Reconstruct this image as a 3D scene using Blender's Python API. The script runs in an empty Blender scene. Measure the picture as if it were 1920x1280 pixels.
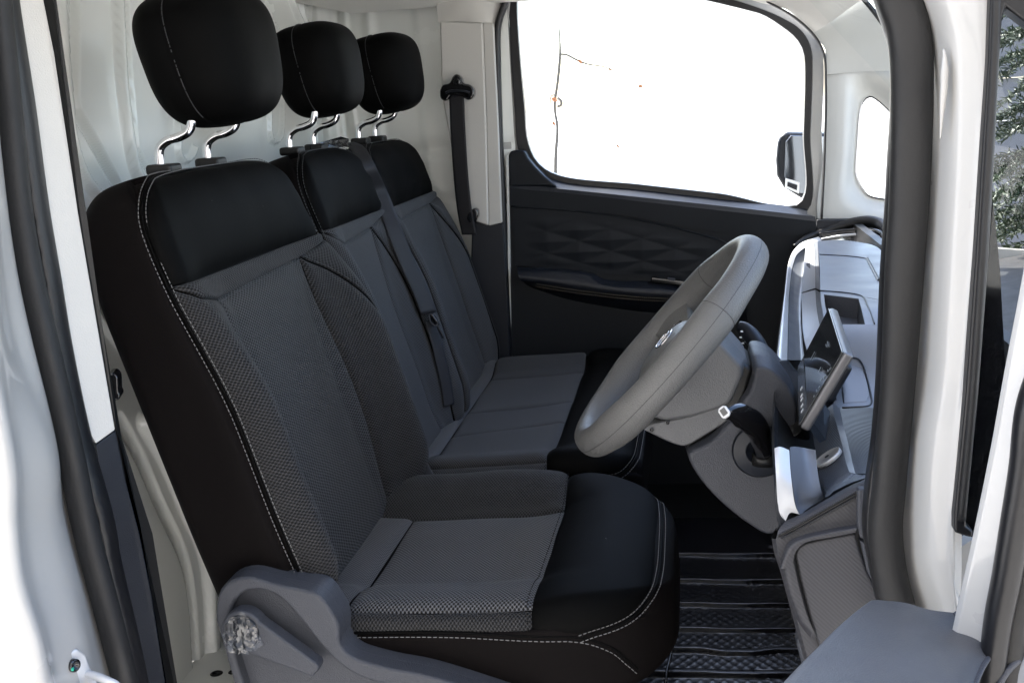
import bpy, bmesh, math, random
import numpy as np
from mathutils import Vector
random.seed(7); rng = np.random.default_rng(7)
R = math.radians
scene = bpy.context.scene
col = scene.collection

# ------------------------------------------------------------------ camera
CAM = np.array([0.56516, -1.61777, 1.04655]); FPX = 2040.2
YAW, PIT, ROLL = 0.1678, 0.2135, -0.0578
def _basis():
    cy, sy = math.cos(YAW), math.sin(YAW); cp, sp = math.cos(PIT), math.sin(PIT)
    F = np.array([-sy*cp, cy*cp, -sp]); Rt = np.array([cy, sy, 0.]); U = np.cross(Rt, F)
    cr, sr = math.cos(ROLL), math.sin(ROLL)
    return cr*Rt + sr*U, -sr*Rt + cr*U, F
CR, CU, CF = _basis()
from mathutils import Matrix
cam_data = bpy.data.cameras.new('camera'); cam = bpy.data.objects.new('camera', cam_data); col.objects.link(cam)
cam.matrix_world = Matrix(((CR[0], CU[0], -CF[0], CAM[0]), (CR[1], CU[1], -CF[1], CAM[1]), (CR[2], CU[2], -CF[2], CAM[2]), (0, 0, 0, 1)))
cam_data.sensor_width = 36; cam_data.lens = 36*FPX/1920
cam_data.clip_start = 0.02; cam_data.clip_end = 2000
scene.camera = cam
# ------------------------------------------------------------------ light
SUN_EL, SUN_AZ = 50, 138      # azimuth measured counter-clockwise from +X, where the sun stands
world = bpy.data.worlds.new('World'); scene.world = world; world.use_nodes = True
wn = world.node_tree.nodes; wl = world.node_tree.links
sky = wn.new('ShaderNodeTexSky'); sky.sky_type = 'NISHITA'; sky.sun_disc = False
sky.sun_elevation = R(SUN_EL); sky.sun_rotation = R(90-SUN_AZ); sky.air_density = 0.9; sky.dust_density = 2.0; sky.ozone_density = 1.0
wn['Background'].inputs['Strength'].default_value = 0.15
wl.new(sky.outputs[0], wn['Background'].inputs['Color'])
sd = bpy.data.lights.new('sun', 'SUN'); sd.energy = 3.5; sd.angle = R(0.6); sd.color = (1.0, 0.95, 0.88)
sun = bpy.data.objects.new('sun', sd); col.objects.link(sun)
sdir = Vector((math.cos(R(SUN_EL))*math.cos(R(SUN_AZ)), math.cos(R(SUN_EL))*math.sin(R(SUN_AZ)), math.sin(R(SUN_EL))))
sun.rotation_euler = sdir.to_track_quat('Z', 'Y').to_euler(); sun.location = sdir*6
scene.view_settings.view_transform = 'Standard'; scene.view_settings.look = 'None'
scene.view_settings.exposure = 2.88; scene.view_settings.gamma = 1; scene.view_settings.use_curve_mapping = False
scene.render.engine = 'CYCLES'
scene.cycles.max_bounces = 10; scene.cycles.diffuse_bounces = 5; scene.cycles.glossy_bounces = 4
scene.cycles.transparent_max_bounces = 8; scene.cycles.use_denoising = True; scene.cycles.sample_clamp_indirect = 6

# ------------------------------------------------------------------ helpers
def at(u, v, Y=None, X=None, Z=None):
    """point on the plane Y= (or X= / Z=) of the cab that stands behind a place of the photograph"""
    r = CF + CR*(u-960)/FPX - CU*(v-640)/FPX
    if Y is not None: t = (Y-CAM[1])/r[1]
    elif X is not None: t = (X-CAM[0])/r[0]
    else: t = (Z-CAM[2])/r[2]
    return CAM + t*r
def A3(pts): return [at(p[0], p[1], Y=p[2]) for p in pts]

def link(name, me, mat, parent=None, smooth=True, kind=None, label=None):
    o = bpy.data.objects.new(name, me); col.objects.link(o)
    if mat is not None: me.materials.append(mat)
    if parent is not None: o.parent = parent
    if smooth: me.polygons.foreach_set('use_smooth', [True]*len(me.polygons))
    if kind: o['kind'] = kind
    if label: o['label'] = label
    me.update()
    return o
def raw(name, V, F, mat, parent=None, smooth=True, uv=None, **k):
    me = bpy.data.meshes.new(name); me.from_pydata([tuple(map(float, v)) for v in V], [], [tuple(map(int, f)) for f in F])
    if uv is not None:
        l = me.uv_layers.new(name='UVMap'); idx = np.zeros(len(me.loops), dtype=np.int32); me.loops.foreach_get('vertex_index', idx)
        l.data.foreach_set('uv', np.asarray(uv, dtype=np.float32)[idx].ravel())
    return link(name, me, mat, parent, smooth, **k)
def thing(name, label, cat, loc=(0, 0, 0), group=None):
    o = bpy.data.objects.new(name, None); col.objects.link(o); o.empty_display_size = .1
    o['label'] = label; o['category'] = cat
    if group: o['group'] = group
    return o
def tag(o, label, cat, group=None):
    o['label'] = label; o['category'] = cat
    if group: o['group'] = group
    return o
def smoothmod(o, lv=1):
    m = o.modifiers.new('sub', 'SUBSURF'); m.levels = lv; m.render_levels = lv
def bevelmod(o, w, seg=3, angle=30):
    m = o.modifiers.new('bevel', 'BEVEL'); m.width = w; m.segments = seg; m.limit_method = 'ANGLE'; m.angle_limit = R(angle)
    if hasattr(m, 'harden_normals'): m.harden_normals = False
def solid(o, th, off=-1):
    m = o.modifiers.new('solid', 'SOLIDIFY'); m.thickness = th; m.offset = off

def catmull(P, n):
    """resample a polyline smoothly to n points, evenly by arc length"""
    P = np.asarray(P, float)
    if len(P) == 2:
        t = np.linspace(0, 1, n)[:, None]; return P[0]*(1-t)+P[1]*t
    Q = np.vstack([2*P[0]-P[1], P, 2*P[-1]-P[-2]]); out = []
    for i in range(1, len(Q)-2):
        p0, p1, p2, p3 = Q[i-1:i+3]
        # centripetal-ish tangents
        d0 = np.linalg.norm(p1-p0)**.5+1e-9; d1 = np.linalg.norm(p2-p1)**.5+1e-9; d2 = np.linalg.norm(p3-p2)**.5+1e-9
        m1 = (p1-p0)/d0-(p2-p0)/(d0+d1)+(p2-p1)/d1; m2 = (p2-p1)/d1-(p3-p1)/(d1+d2)+(p3-p2)/d2
        m1 = m1*d1; m2 = m2*d1
        for t in np.linspace(0, 1, 16, endpoint=False):
            out.append((2*t**3-3*t**2+1)*p1+(t**3-2*t**2+t)*m1+(-2*t**3+3*t**2)*p2+(t**3-t**2)*m2)
    out.append(P[-1]); out = np.array(out)
    s = np.concatenate([[0], np.cumsum(np.linalg.norm(np.diff(out, axis=0), axis=1))])
    t = np.linspace(0, s[-1], n)
    return np.stack([np.interp(t, s, out[:, k]) for k in range(out.shape[1])], 1)
def gridfaces(n, m, closed=False):
    F = []
    mm = m if closed else m-1
    for i in range(n-1):
        for j in range(mm):
            F.append((i*m+j, i*m+(j+1) % m, (i+1)*m+(j+1) % m, (i+1)*m+j))
    return F
def sheet(name, rows, mat, parent=None, nu=40, nv=None, smooth_rows=False, thick=0, disp=None, **k):
    """loft through polylines (each row a list of 3D points); rows straight between each other unless smooth_rows"""
    Rr = [catmull(r, nu) for r in rows]
    Rr = np.array(Rr)
    if smooth_rows:
        nv = nv or len(rows)*6
        G = np.array([catmull(Rr[:, j], nv) for j in range(nu)]).transpose(1, 0, 2)
    elif nv:
        t = np.linspace(0, len(rows)-1, nv); i0 = np.minimum(t.astype(int), len(rows)-2); f = (t-i0)[:, None, None]
        G = Rr[i0]*(1-f)+Rr[i0+1]*f
    else: G = Rr
    n, m = G.shape[:2]
    if disp is not None:
        gy = np.gradient(G, axis=0); gx = np.gradient(G, axis=1); N = np.cross(gx, gy); N /= np.linalg.norm(N, axis=2)[..., None]+1e-12
        S, T = np.meshgrid(np.linspace(0, 1, m), np.linspace(0, 1, n)); G = G+N*disp(S, T, G)[..., None]
    du = np.concatenate([np.zeros((n, 1)), np.cumsum(np.linalg.norm(np.diff(G, axis=1), axis=2), axis=1)], 1)
    dv = np.concatenate([np.zeros((1, m)), np.cumsum(np.linalg.norm(np.diff(G, axis=0), axis=2), axis=0)], 0)
    o = raw(name, G.reshape(-1, 3), gridfaces(n, m), mat, parent, uv=np.stack([du.ravel(), dv.ravel()], 1), **k)
    if thick: solid(o, abs(thick), -1 if thick > 0 else 1)
    return o
def prism(name, pts, vec, mat, parent=None, bevel=0, seg=3, smooth=True, holes=None, **k):
    """solid with outline pts (3D, planar-ish) pushed along vec"""
    bm = bmesh.new(); vec = np.asarray(vec, float)
    a = [bm.verts.new(p) for p in pts]; b = [bm.verts.new(np.asarray(p)+vec) for p in pts]; n = len(a)
    bm.faces.new(a); bm.faces.new(b[::-1])
    for i in range(n): bm.faces.new((a[i], b[i], b[(i+1) % n], a[(i+1) % n]))
    bmesh.ops.recalc_face_normals(bm, faces=bm.faces)
    me = bpy.data.meshes.new(name); bm.to_mesh(me); bm.free()
    o = link(name, me, mat, parent, smooth=False, **k)
    if bevel:
        bevelmod(o, bevel, seg)
        if smooth:
            me.polygons.foreach_set('use_smooth', [True]*len(me.polygons))
            w = o.modifiers.new('wn', 'WEIGHTED_NORMAL'); w.keep_sharp = False; w.weight = 80
    return o
def frames(P):
    P = np.asarray(P, float); T = np.gradient(P, axis=0); T /= np.linalg.norm(T, axis=1)[:, None]+1e-12
    up = np.array([0, 0, 1.]) if abs(T[0][2]) < .9 else np.array([1., 0, 0])
    Ns = []; n = np.cross(np.cross(T[0], up), T[0]); n /= np.linalg.norm(n)
    for t in T:
        n = n-t*(n@t); n /= np.linalg.norm(n)+1e-12; Ns.append(n.copy())
    Ns = np.array(Ns); return T, Ns, np.cross(T, Ns)
def tube_geo(P, r, k=10, closed=False, rb=None):
    P = np.asarray(P, float); T, N, B = frames(P); n = len(P)
    r = np.broadcast_to(r, n); rb = r if rb is None else np.broadcast_to(rb, n)
    a = np.arange(k)*2*math.pi/k
    V = (P[:, None]+N[:, None]*(r[:, None]*np.cos(a))[..., None]+B[:, None]*(rb[:, None]*np.sin(a))[..., None]).reshape(-1, 3)
    F = gridfaces(n, k, True)
    if not closed: F += [tuple(range(k))[::-1], tuple((n-1)*k+i for i in range(k))]
    return V, F
def tube(name, P, r, mat, parent=None, k=12, n=None, rb=None, **kw):
    if n: P = catmull(P, n)
    if np.ndim(r) and n: r = np.interp(np.linspace(0, 1, n), np.linspace(0, 1, len(r)), r)
    if rb is not None and np.ndim(rb) and n: rb = np.interp(np.linspace(0, 1, n), np.linspace(0, 1, len(rb)), rb)
    V, F = tube_geo(P, r, k, rb=rb); return raw(name, V, F, mat, parent, **kw)
def profile_band(name, P, side, nrm, prof, mat, parent=None, n=60, **kw):
    """sweep a cross-section (list of (across, out)) along P; side/nrm are the two fixed directions"""
    P = catmull(P, n); T = np.gradient(P, axis=0); T /= np.linalg.norm(T, axis=1)[:, None]
    nrm = np.asarray(nrm, float); nrm = nrm/np.linalg.norm(nrm); S = np.cross(T, nrm)*side; S /= np.linalg.norm(S, axis=1)[:, None]
    V = []
    for i in range(n):
        for a, b in prof: V.append(P[i]+S[i]*a+nrm*b)
    m = len(prof); F = gridfaces(n, m, True)+[tuple(range(m))[::-1], tuple((n-1)*m+i for i in range(m))]
    return raw(name, V, F, mat, parent, **kw)
def join_geo(parts):
    V = []; F = []; o = 0
    for v, f in parts:
        V.extend(list(v)); F.extend([tuple(i+o for i in ff) for ff in f]); o += len(v)
    return V, F
def box_geo(c, ax, ay, az):
    c = np.asarray(c, float); V = [c+sx*ax+sy*ay+sz*az for sx in (-1, 1) for sy in (-1, 1) for sz in (-1, 1)]
    return V, [(0, 1, 3, 2), (4, 6, 7, 5), (0, 4, 5, 1), (2, 3, 7, 6), (0, 2, 6, 4), (1, 5, 7, 3)]
def ell_geo(c, ax, ay, az, n=10, m=14, e1=1., e2=1.):
    V = []; sp = lambda x, e: math.copysign(abs(x)**e, x)
    for i in range(n+1):
        p = -math.pi/2+math.pi*i/n
        for j in range(m):
            t = 2*math.pi*j/m
            V.append(np.asarray(c)+ax*sp(math.cos(p), e1)*sp(math.cos(t), e2)+ay*sp(math.cos(p), e1)*sp(math.sin(t), e2)+az*sp(math.sin(p), e1))
    return V, gridfaces(n+1, m, True)
def disc_geo(c, ax, ay, az, prof, m=40):
    """lathe: prof = list of (radius, height) along az"""
    V = []
    for r, h in prof:
        for j in range(m):
            t = 2*math.pi*j/m; V.append(np.asarray(c)+ax*r*math.cos(t)+ay*r*math.sin(t)+az*h)
    return V, gridfaces(len(prof), m, True)+[tuple((len(prof)-1)*m+i for i in range(m)), tuple(range(m))[::-1]]
X_ = np.array([1., 0, 0]); Y_ = np.array([0, 1., 0]); Z_ = np.array([0, 0, 1.])

# ------------------------------------------------------------------ materials
def mat(name, base, rough=.5, metal=0., spec=.5, coat=0., sheen=0., bump=None, var=None, trans=0., ior=1.45, alpha=1):
    """bump = list of (kind, scale, strength, distance)"""
    m = bpy.data.materials.new(name); m.use_nodes = True; nt = m.node_tree; N = nt.nodes; L = nt.links
    b = N['Principled BSDF']; b.inputs['Base Color'].default_value = (*base, 1); b.inputs['Roughness'].default_value = rough
    b.inputs['Metallic'].default_value = metal; b.inputs['Specular IOR Level'].default_value = spec
    b.inputs['Coat Weight'].default_value = coat; b.inputs['Coat Roughness'].default_value = .06
    b.inputs['Sheen Weight'].default_value = sheen; b.inputs['Sheen Roughness'].default_value = .5
    b.inputs['Transmission Weight'].default_value = trans; b.inputs['IOR'].default_value = ior
    tc = N.new('ShaderNodeTexCoord'); last = None
    for kind, sc, st, dist in (bump or []):
        if kind == 'noise': t = N.new('ShaderNodeTexNoise'); t.inputs['Scale'].default_value = sc; t.inputs['Detail'].default_value = 4; h = t.outputs['Fac']
        elif kind == 'vor': t = N.new('ShaderNodeTexVoronoi'); t.inputs['Scale'].default_value = sc; t.feature = 'SMOOTH_F1'; h = t.outputs['Distance']
        elif kind == 'stripe': t = N.new('ShaderNodeTexWave'); t.inputs['Scale'].default_value = sc; t.bands_direction = 'DIAGONAL'; h = t.outputs['Fac']
        L.new(tc.outputs['UV' if kind == 'uvstripe' else 'Object'], t.inputs['Vector'])
        bp = N.new('ShaderNodeBump'); bp.inputs['Strength'].default_value = st; bp.inputs['Distance'].default_value = dist
        L.new(h, bp.inputs['Height'])
        if last: L.new(last.outputs[0], bp.inputs['Normal'])
        last = bp
    if last: L.new(last.outputs[0], b.inputs['Normal'])
    if var:
        t = N.new('ShaderNodeTexNoise'); t.inputs['Scale'].default_value = var[0]; t.inputs['Detail'].default_value = 6
        L.new(tc.outputs['Object'], t.inputs['Vector'])
        mr = N.new('ShaderNodeMapRange'); mr.inputs[3].default_value = max(.0, rough-var[1]); mr.inputs[4].default_value = rough+var[1]
        mr.inputs[1].default_value = .3; mr.inputs[2].default_value = .7
        L.new(t.outputs['Fac'], mr.inputs[0]); L.new(mr.outputs[0], b.inputs['Roughness'])
        mx = N.new('ShaderNodeMix'); mx.data_type = 'RGBA'; mx.inputs[6].default_value = (*[c*(1-var[2]) for c in base], 1); mx.inputs[7].default_value = (*[min(1, c*(1+var[2])) for c in base], 1)
        L.new(t.outputs['Fac'], mx.inputs[0]); L.new(mx.outputs[2], b.inputs['Base Color'])
    return m
def knit(name, base, hole, pitch, rough=.75, aspect=1.0, strength=.8):
    m = mat(name, base, rough, sheen=.06, spec=.25); nt = m.node_tree; N = nt.nodes; L = nt.links; b = N['Principled BSDF']
    uv = N.new('ShaderNodeUVMap'); uv.uv_map = 'UVMap'; sp = N.new('ShaderNodeSeparateXYZ')
    # small wobble so that rows are not ruler-straight
    nz = N.new('ShaderNodeTexNoise'); nz.inputs['Scale'].default_value = 14; ad = N.new('ShaderNodeVectorMath'); ad.operation = 'MULTIPLY_ADD'
    ad.inputs[1].default_value = (.004, .004, 0); L.new(uv.outputs[0], nz.inputs['Vector']); L.new(nz.outputs['Color'], ad.inputs[0]); L.new(uv.outputs[0], ad.inputs[2])
    L.new(ad.outputs[0], sp.inputs[0])
    def mth(op, a, bb=None):
        n = N.new('ShaderNodeMath'); n.operation = op
        for i, q in enumerate((a, bb)):
            if q is None: continue
            if isinstance(q, (int, float)): n.inputs[i].default_value = q
            else: L.new(q, n.inputs[i])
        return n.outputs[0]
    k = math.pi/pitch
    cu = mth('COSINE', mth('MULTIPLY', sp.outputs[0], k)); cv = mth('COSINE', mth('MULTIPLY', sp.outputs[1], k*aspect))
    h = mth('ABSOLUTE', mth('MULTIPLY', cu, cv)); su = mth('SINE', mth('MULTIPLY', sp.outputs[0], k)); sv = mth('SINE', mth('MULTIPLY', sp.outputs[1], k*aspect))
    h2 = mth('ABSOLUTE', mth('MULTIPLY', su, sv)); hh = mth('MAXIMUM', h, h2)
    mr = N.new('ShaderNodeMapRange'); mr.inputs[1].default_value = .38; mr.inputs[2].default_value = .86; L.new(hh, mr.inputs[0])
    mx = N.new('ShaderNodeMix'); mx.data_type = 'RGBA'; mx.inputs[7].default_value = (*hole, 1); mx.inputs[6].default_value = (*base, 1)
    L.new(mr.outputs[0], mx.inputs[0]); L.new(mx.outputs[2], b.inputs['Base Color'])
    bp = N.new('ShaderNodeBump'); bp.inputs['Strength'].default_value = strength; bp.inputs['Distance'].default_value = .0015; bp.invert = True
    L.new(mr.outputs[0], bp.inputs['Height']); L.new(bp.outputs[0], b.inputs['Normal'])
    return m
M = {}
M['fabric'] = mat('smooth_black_fabric', (.0022, .0022, .0022), .62, spec=.05, bump=[('noise', 900, .25, .0006), ('noise', 9, .12, .01)])
M['fabric_side'] = mat('side_black_fabric', (.0040, .0032, .0032), .66, spec=.06, bump=[('noise', 700, .35, .0008), ('noise', 7, .15, .012)])
M['knit'] = knit('coarse_knit', (.040, .040, .042), (.002, .002, .002), .0072, aspect=1.35)
M['knit_insert'] = knit('wide_knit', (.058, .059, .061), (.0015, .0015, .0015), .0105, aspect=1.9)
M['knit_cushion'] = knit('cushion_knit', (.118, .121, .13), (.003, .003, .003), .0072, aspect=1.2)
M['knit_fine'] = knit('fine_knit', (.070, .073, .08), (.006, .006, .006), .0058, aspect=1.3, strength=.5)
M['knit_strip'] = knit('pale_knit', (.10, .101, .107), (.025, .025, .026), .0056, strength=.5)
M['thread'] = mat('pale_thread', (.12, .12, .12), .6)
M['thread_dark'] = mat('dark_thread', (.042, .043, .046), .6)
M['plastic_grey'] = mat('grained_grey_plastic', (.045, .048, .057), .5, spec=.38, bump=[('vor', 700, .5, .0012), ('noise', 14, .05, .01)], var=(40, .05, .05))
M['plastic_wheel'] = mat('grained_wheel_leatherette', (.105, .105, .103), .47, spec=.4, bump=[('vor', 520, .55, .0011), ('vor', 1100, .3, .0006)], var=(30, .05, .05))
M['plastic_dark'] = mat('dark_navy_plastic', (.009, .011, .016), .4, spec=.4, bump=[('vor', 900, .3, .0007)], var=(30, .05, .06))
M['plastic_dash'] = mat('blue_grey_dash_plastic', (.13, .14, .158), .4, spec=.5, bump=[('noise', 800, .15, .0004)], var=(14, .06, .04))
M['ribbed'] = mat('ribbed_dash_plastic', (.085, .092, .108), .42, spec=.45)
M['ribbed_dark'] = mat('ribbed_dark_plastic', (.055, .056, .064), .5, spec=.4)
M['silver'] = mat('satin_silver_trim', (.60, .61, .62), .38, metal=.25, var=(10, .06, .03))
M['chrome'] = mat('chrome_tube', (.82, .82, .84), .08, metal=1)
M['black'] = mat('matt_black_plastic', (.0035, .0035, .0035), .45, bump=[('vor', 900, .3, .0006)])
M['gloss'] = mat('gloss_black_plastic', (.006, .006, .007), .12, coat=.6)
M['screen'] = mat('dark_display_glass', (.012, .014, .017), .07, coat=.8)
M['rubber'] = mat('soft_grey_rubber', (.013, .0128, .0128), .55, spec=.4, bump=[('noise', 260, .35, .0009), ('noise', 12, .1, .01)], var=(20, .07, .1))
M['rubber_black'] = mat('black_rubber', (.006, .006, .007), .4, bump=[('noise', 200, .2, .001)])
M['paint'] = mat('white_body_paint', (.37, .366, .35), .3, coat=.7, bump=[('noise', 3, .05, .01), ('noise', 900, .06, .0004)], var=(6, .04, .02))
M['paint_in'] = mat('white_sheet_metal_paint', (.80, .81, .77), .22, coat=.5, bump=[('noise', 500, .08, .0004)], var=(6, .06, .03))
M['trim'] = mat('pale_grey_textured_trim', (.50, .487, .455), .58, bump=[('vor', 600, .3, .0008)], var=(12, .05, .03))
M['trim_white'] = mat('pale_pillar_plastic', (.52, .53, .51), .42, bump=[('vor', 800, .15, .0005)])
M['liner'] = mat('headliner_cloth', (.70, .69, .66), .85, bump=[('noise', 700, .5, .001)])
M['webbing'] = mat('black_belt_webbing', (.012, .012, .015), .55, spec=.4)
M['mat_rubber'] = mat('glossy_black_mat', (.003, .0032, .005), .25, spec=.4, bump=[('noise', 60, .15, .002)])
M['glass'] = mat('window_glass', (1, 1, 1), .0, trans=1., ior=1.02, spec=.4)
M['mirror'] = mat('mirror_glass', (.20, .22, .25), .08, metal=1)
def film_mat():
    m = bpy.data.materials.new('crumpled_clear_film'); m.use_nodes = True; N = m.node_tree.nodes; L = m.node_tree.links; N.clear()
    o = N.new('ShaderNodeOutputMaterial'); t = N.new('ShaderNodeBsdfTransparent'); g = N.new('ShaderNodeBsdfGlossy'); g.inputs['Roughness'].default_value = .08
    t.inputs['Color'].default_value = (.88, .89, .9, 1); f = N.new('ShaderNodeLayerWeight'); f.inputs['Blend'].default_value = .45; x = N.new('ShaderNodeMixShader')
    mr = N.new('ShaderNodeMapRange'); mr.inputs[3].default_value = .04; mr.inputs[4].default_value = .42; L.new(f.outputs['Facing'], mr.inputs[0])
    L.new(mr.outputs[0], x.inputs[0]); L.new(t.outputs[0], x.inputs[1]); L.new(g.outputs[0], x.inputs[2]); L.new(x.outputs[0], o.inputs['Surface']); return m
M['film'] = film_mat()
M['green'] = mat('green_mark', (.02, .35, .22), .4)
M['white_print'] = mat('white_print', (.75, .76, .78), .5)
# webbing ribs
def add_stripes(m, scale, axis, dist=.0006, st=.6, uv=True, color=None):
    nt = m.node_tree; N = nt.nodes; L = nt.links; b = N['Principled BSDF']
    tc = N.new('ShaderNodeTexCoord'); w = N.new('ShaderNodeTexWave'); w.bands_direction = axis; w.inputs['Scale'].default_value = scale
    w.inputs['Distortion'].default_value = 0
    L.new(tc.outputs['UV' if uv else 'Object'], w.inputs['Vector'])
    bp = N.new('ShaderNodeBump'); bp.inputs['Strength'].default_value = st; bp.inputs['Distance'].default_value = dist
    L.new(w.outputs['Fac'], bp.inputs['Height']); old = [l for l in L if l.to_socket == b.inputs['Normal']]
    if old: L.new(old[0].from_socket, bp.inputs['Normal'])
    L.new(bp.outputs[0], b.inputs['Normal'])
    if color:
        mx = N.new('ShaderNodeMix'); mx.data_type = 'RGBA'; mx.inputs[6].default_value = (*color[0], 1); mx.inputs[7].default_value = (*color[1], 1)
        L.new(w.outputs['Fac'], mx.inputs[0]); L.new(mx.outputs[2], b.inputs['Base Color'])
add_stripes(M['webbing'], 60, 'X')
add_stripes(M['ribbed'], 68, 'X', .0008, .8, uv=True, color=((.035, .04, .05), (.10, .11, .13)))
add_stripes(M['ribbed_dark'], 115, 'DIAGONAL', .0004, .35, uv=False, color=((.036, .036, .040), (.048, .048, .053)))
M['door_dark'] = mat('dark_door_plastic', (.0055, .0075, .0105), .5, spec=.25, bump=[('vor', 900, .3, .0007)])
M['band'] = mat('pale_silver_band', (.48, .50, .53), .4, metal=.2)
M['door_grey'] = mat('grey_door_plastic', (.072, .075, .080), .5, spec=.38, bump=[('vor', 700, .4, .001), ('noise', 14, .05, .01)], var=(20, .05, .04))
M['screen_frame'] = mat('brushed_screen_frame', (.14, .14, .145), .32, metal=.5)
M['plastic_grey_light'] = mat('light_grey_column_plastic', (.11, .113, .117), .45, spec=.45, bump=[('vor', 600, .5, .0011)], var=(40, .04, .05))
def thin_glass():
    m = bpy.data.materials.new('thin_glass'); m.use_nodes = True; N = m.node_tree.nodes; L = m.node_tree.links; N.clear()
    o = N.new('ShaderNodeOutputMaterial'); t = N.new('ShaderNodeBsdfTransparent'); g = N.new('ShaderNodeBsdfGlossy'); g.inputs['Roughness'].default_value = .02
    t.inputs['Color'].default_value = (.93, .95, .95, 1); f = N.new('ShaderNodeFresnel'); f.inputs['IOR'].default_value = 1.25; x = N.new('ShaderNodeMixShader')
    mm = N.new('ShaderNodeMath'); mm.operation = 'MULTIPLY'; mm.inputs[1].default_value = .12; L.new(f.outputs[0], mm.inputs[0]); L.new(mm.outputs[0], x.inputs[0]); L.new(t.outputs[0], x.inputs[1]); L.new(g.outputs[0], x.inputs[2]); L.new(x.outputs[0], o.inputs['Surface']); return m
thin_glass()
# ==== PART2 ====
# ------------------------------------------------------------------ upholstery bodies
def sstep(x, a, b):
    t = np.clip((x-a)/(b-a), 0, 1); return t*t*(3-2*t)
class Body:
    """cushion-like body: section parameter a (front face -1..1, edges to 2, sides to 3, back to 5), length parameter tau
    (0..1 straight, 1..2 rounded end, 2..3 end face)"""
    def __init__(s, O, L, A, N, length, W, D, c=.03, cb=.03, rw=.08, rv=.08, rd=.04, wprof=None, dprof=None, bolster=None, bend=None, crown=.0, wf=None):
        s.O, s.L, s.A, s.N = [np.asarray(q, float) for q in (O, L, A, N)]
        s.len, s.W, s.D, s.c, s.cb, s.rw, s.rv, s.rd = length, W, D, c, cb, rw, rv, rd
        s.wprof = wprof or (lambda v: 1+0*v); s.dprof = dprof or (lambda v: 1+0*v); s.bol = bolster; s.bend = bend; s.crown = crown; s.wf = wf
    def S(s, a, t):
        a = np.asarray(a, float); t = np.asarray(t, float); a, t = np.broadcast_arrays(a, t)
        ph = np.clip(t-1, 0, 1)*math.pi/2
        v0 = 1-s.rv/s.len
        v = np.where(t <= 1, t*v0, v0+(1-v0)*np.sin(ph))
        W0 = s.W*s.wprof(v); D0 = s.D*s.dprof(v)
        Wt = W0-s.rw*(1-np.cos(ph)); Dt = D0-s.rd*(1-np.cos(ph))
        k = np.clip(3-t, 0, 1); Wt = np.where(t > 2, Wt*k, Wt); Dt = np.where(t > 2, Dt*k, Dt)
        ln = v*s.len+np.where(t > 2, s.crown*(1-k*k), 0)
        sg = np.sign(a)+(a == 0); b = np.abs(a)
        c = np.minimum(s.c, np.minimum(Wt, Dt)*.9); cb = np.minimum(s.cb, np.minimum(Wt, Dt)*.9)
        p1 = np.clip(b-1, 0, 1)*math.pi/2; p2 = np.clip(b-3, 0, 1)*math.pi/2
        x = np.where(b <= 1, b*(Wt-c), Wt-c+c*np.sin(p1)); d = Dt-c*(1-np.cos(p1))
        q = np.clip(b-2, 0, 1); d = np.where(b > 2, (Dt-c)*(1-q)+(-(Dt-cb))*q, d)
        x = np.where(b > 3, Wt-cb*(1-np.cos(p2)), x); d = np.where(b > 3, -(Dt-cb)-cb*np.sin(p2), d)
        x = np.where(b > 4, (Wt-cb)*np.clip(5-b, 0, 1), x)
        x = x*sg
        if s.wf is not None: x = np.where(x > 0, x*s.wf(v), x)
        if s.bol is not None:
            w = 1-sstep(b, 1.0, 2.6)
            d = d+s.bol(x/s.W, v)*w*np.where(t > 2, k, 1)
        if s.bend is not None: d = d+s.bend(v)
        return s.O+x[..., None]*s.A+ln[..., None]*s.L+d[..., None]*s.N
    def Nrm(s, a, t):
        e = 2e-3; da = s.S(a+e, t)-s.S(a-e, t); dt = s.S(a, t+e)-s.S(a, t-e)
        n = np.cross(da, dt); n = n/(np.linalg.norm(n, axis=-1)[..., None]+1e-12)
        return n if np.dot(np.cross(s.A, s.L), s.N) > 0 else -n
# --- the two seats as bodies
def bol_back(front=.030, far=1.0, top=.80, ins=.60, edge=.88, low=.0):
    def f(x, v):
        ax = np.abs(x)
        hump = np.exp(-((ax-edge)/.17)**2)*front*np.where(x > 0, far, 1.)
        dip = -.016*(1-sstep(ax, ins-.12, ins+.06))
        m = (1-sstep(v, top-.34, top+.08))*sstep(v, low-.1, low+.15)
        return (hump+dip)*m
    return f
RC = 15.5
def back_body(Y0, W, length=.678, x0=.030, z0=.335, rec=RC, wprof=None, D=.062, front=.055, far=1.0, **k):
    r = R(rec); L = np.array([-math.sin(r), 0, math.cos(r)]); N = np.array([math.cos(r), 0, math.sin(r)])
    O = np.array([x0, Y0, z0])-N*D
    return Body(O, L, Y_, N, length, W, D, c=.035, cb=.03, rw=.07, rv=.085, rd=.035, wprof=wprof, bolster=bol_back(front, far), crown=.004, **k)
def bol_cush(h=.022, ins=.60, edge=.84, vend=.62, nearside=1, farside=1):
    def f(x, v):
        ax = np.abs(x); s_ = np.where(x < 0, nearside, farside)
        hump = np.exp(-((ax-edge)/.16)**2)*h*s_
        dip = -.012*(1-sstep(ax, ins-.1, ins+.06))
        m = (1-sstep(v, vend-.02, vend+.34))
        return (hump+dip)*m+.010*np.exp(-((v-.80)/.14)**2)
    return f
def cush_body(Y0, W, x0=-.02, length=.585, z0=.362, tilt=3, D=.075, **k):
    r = R(tilt); L = np.array([math.cos(r), 0, math.sin(r)]); N = np.array([-math.sin(r), 0, math.cos(r)])
    O = np.array([x0, Y0, z0])-N*D
    kw = dict(c=.035, cb=.03, rw=.13, rv=.15, rd=.035, bolster=bol_cush()); kw.update(k)
    return Body(O, L, Y_, N, length, W, D, **kw)
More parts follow.
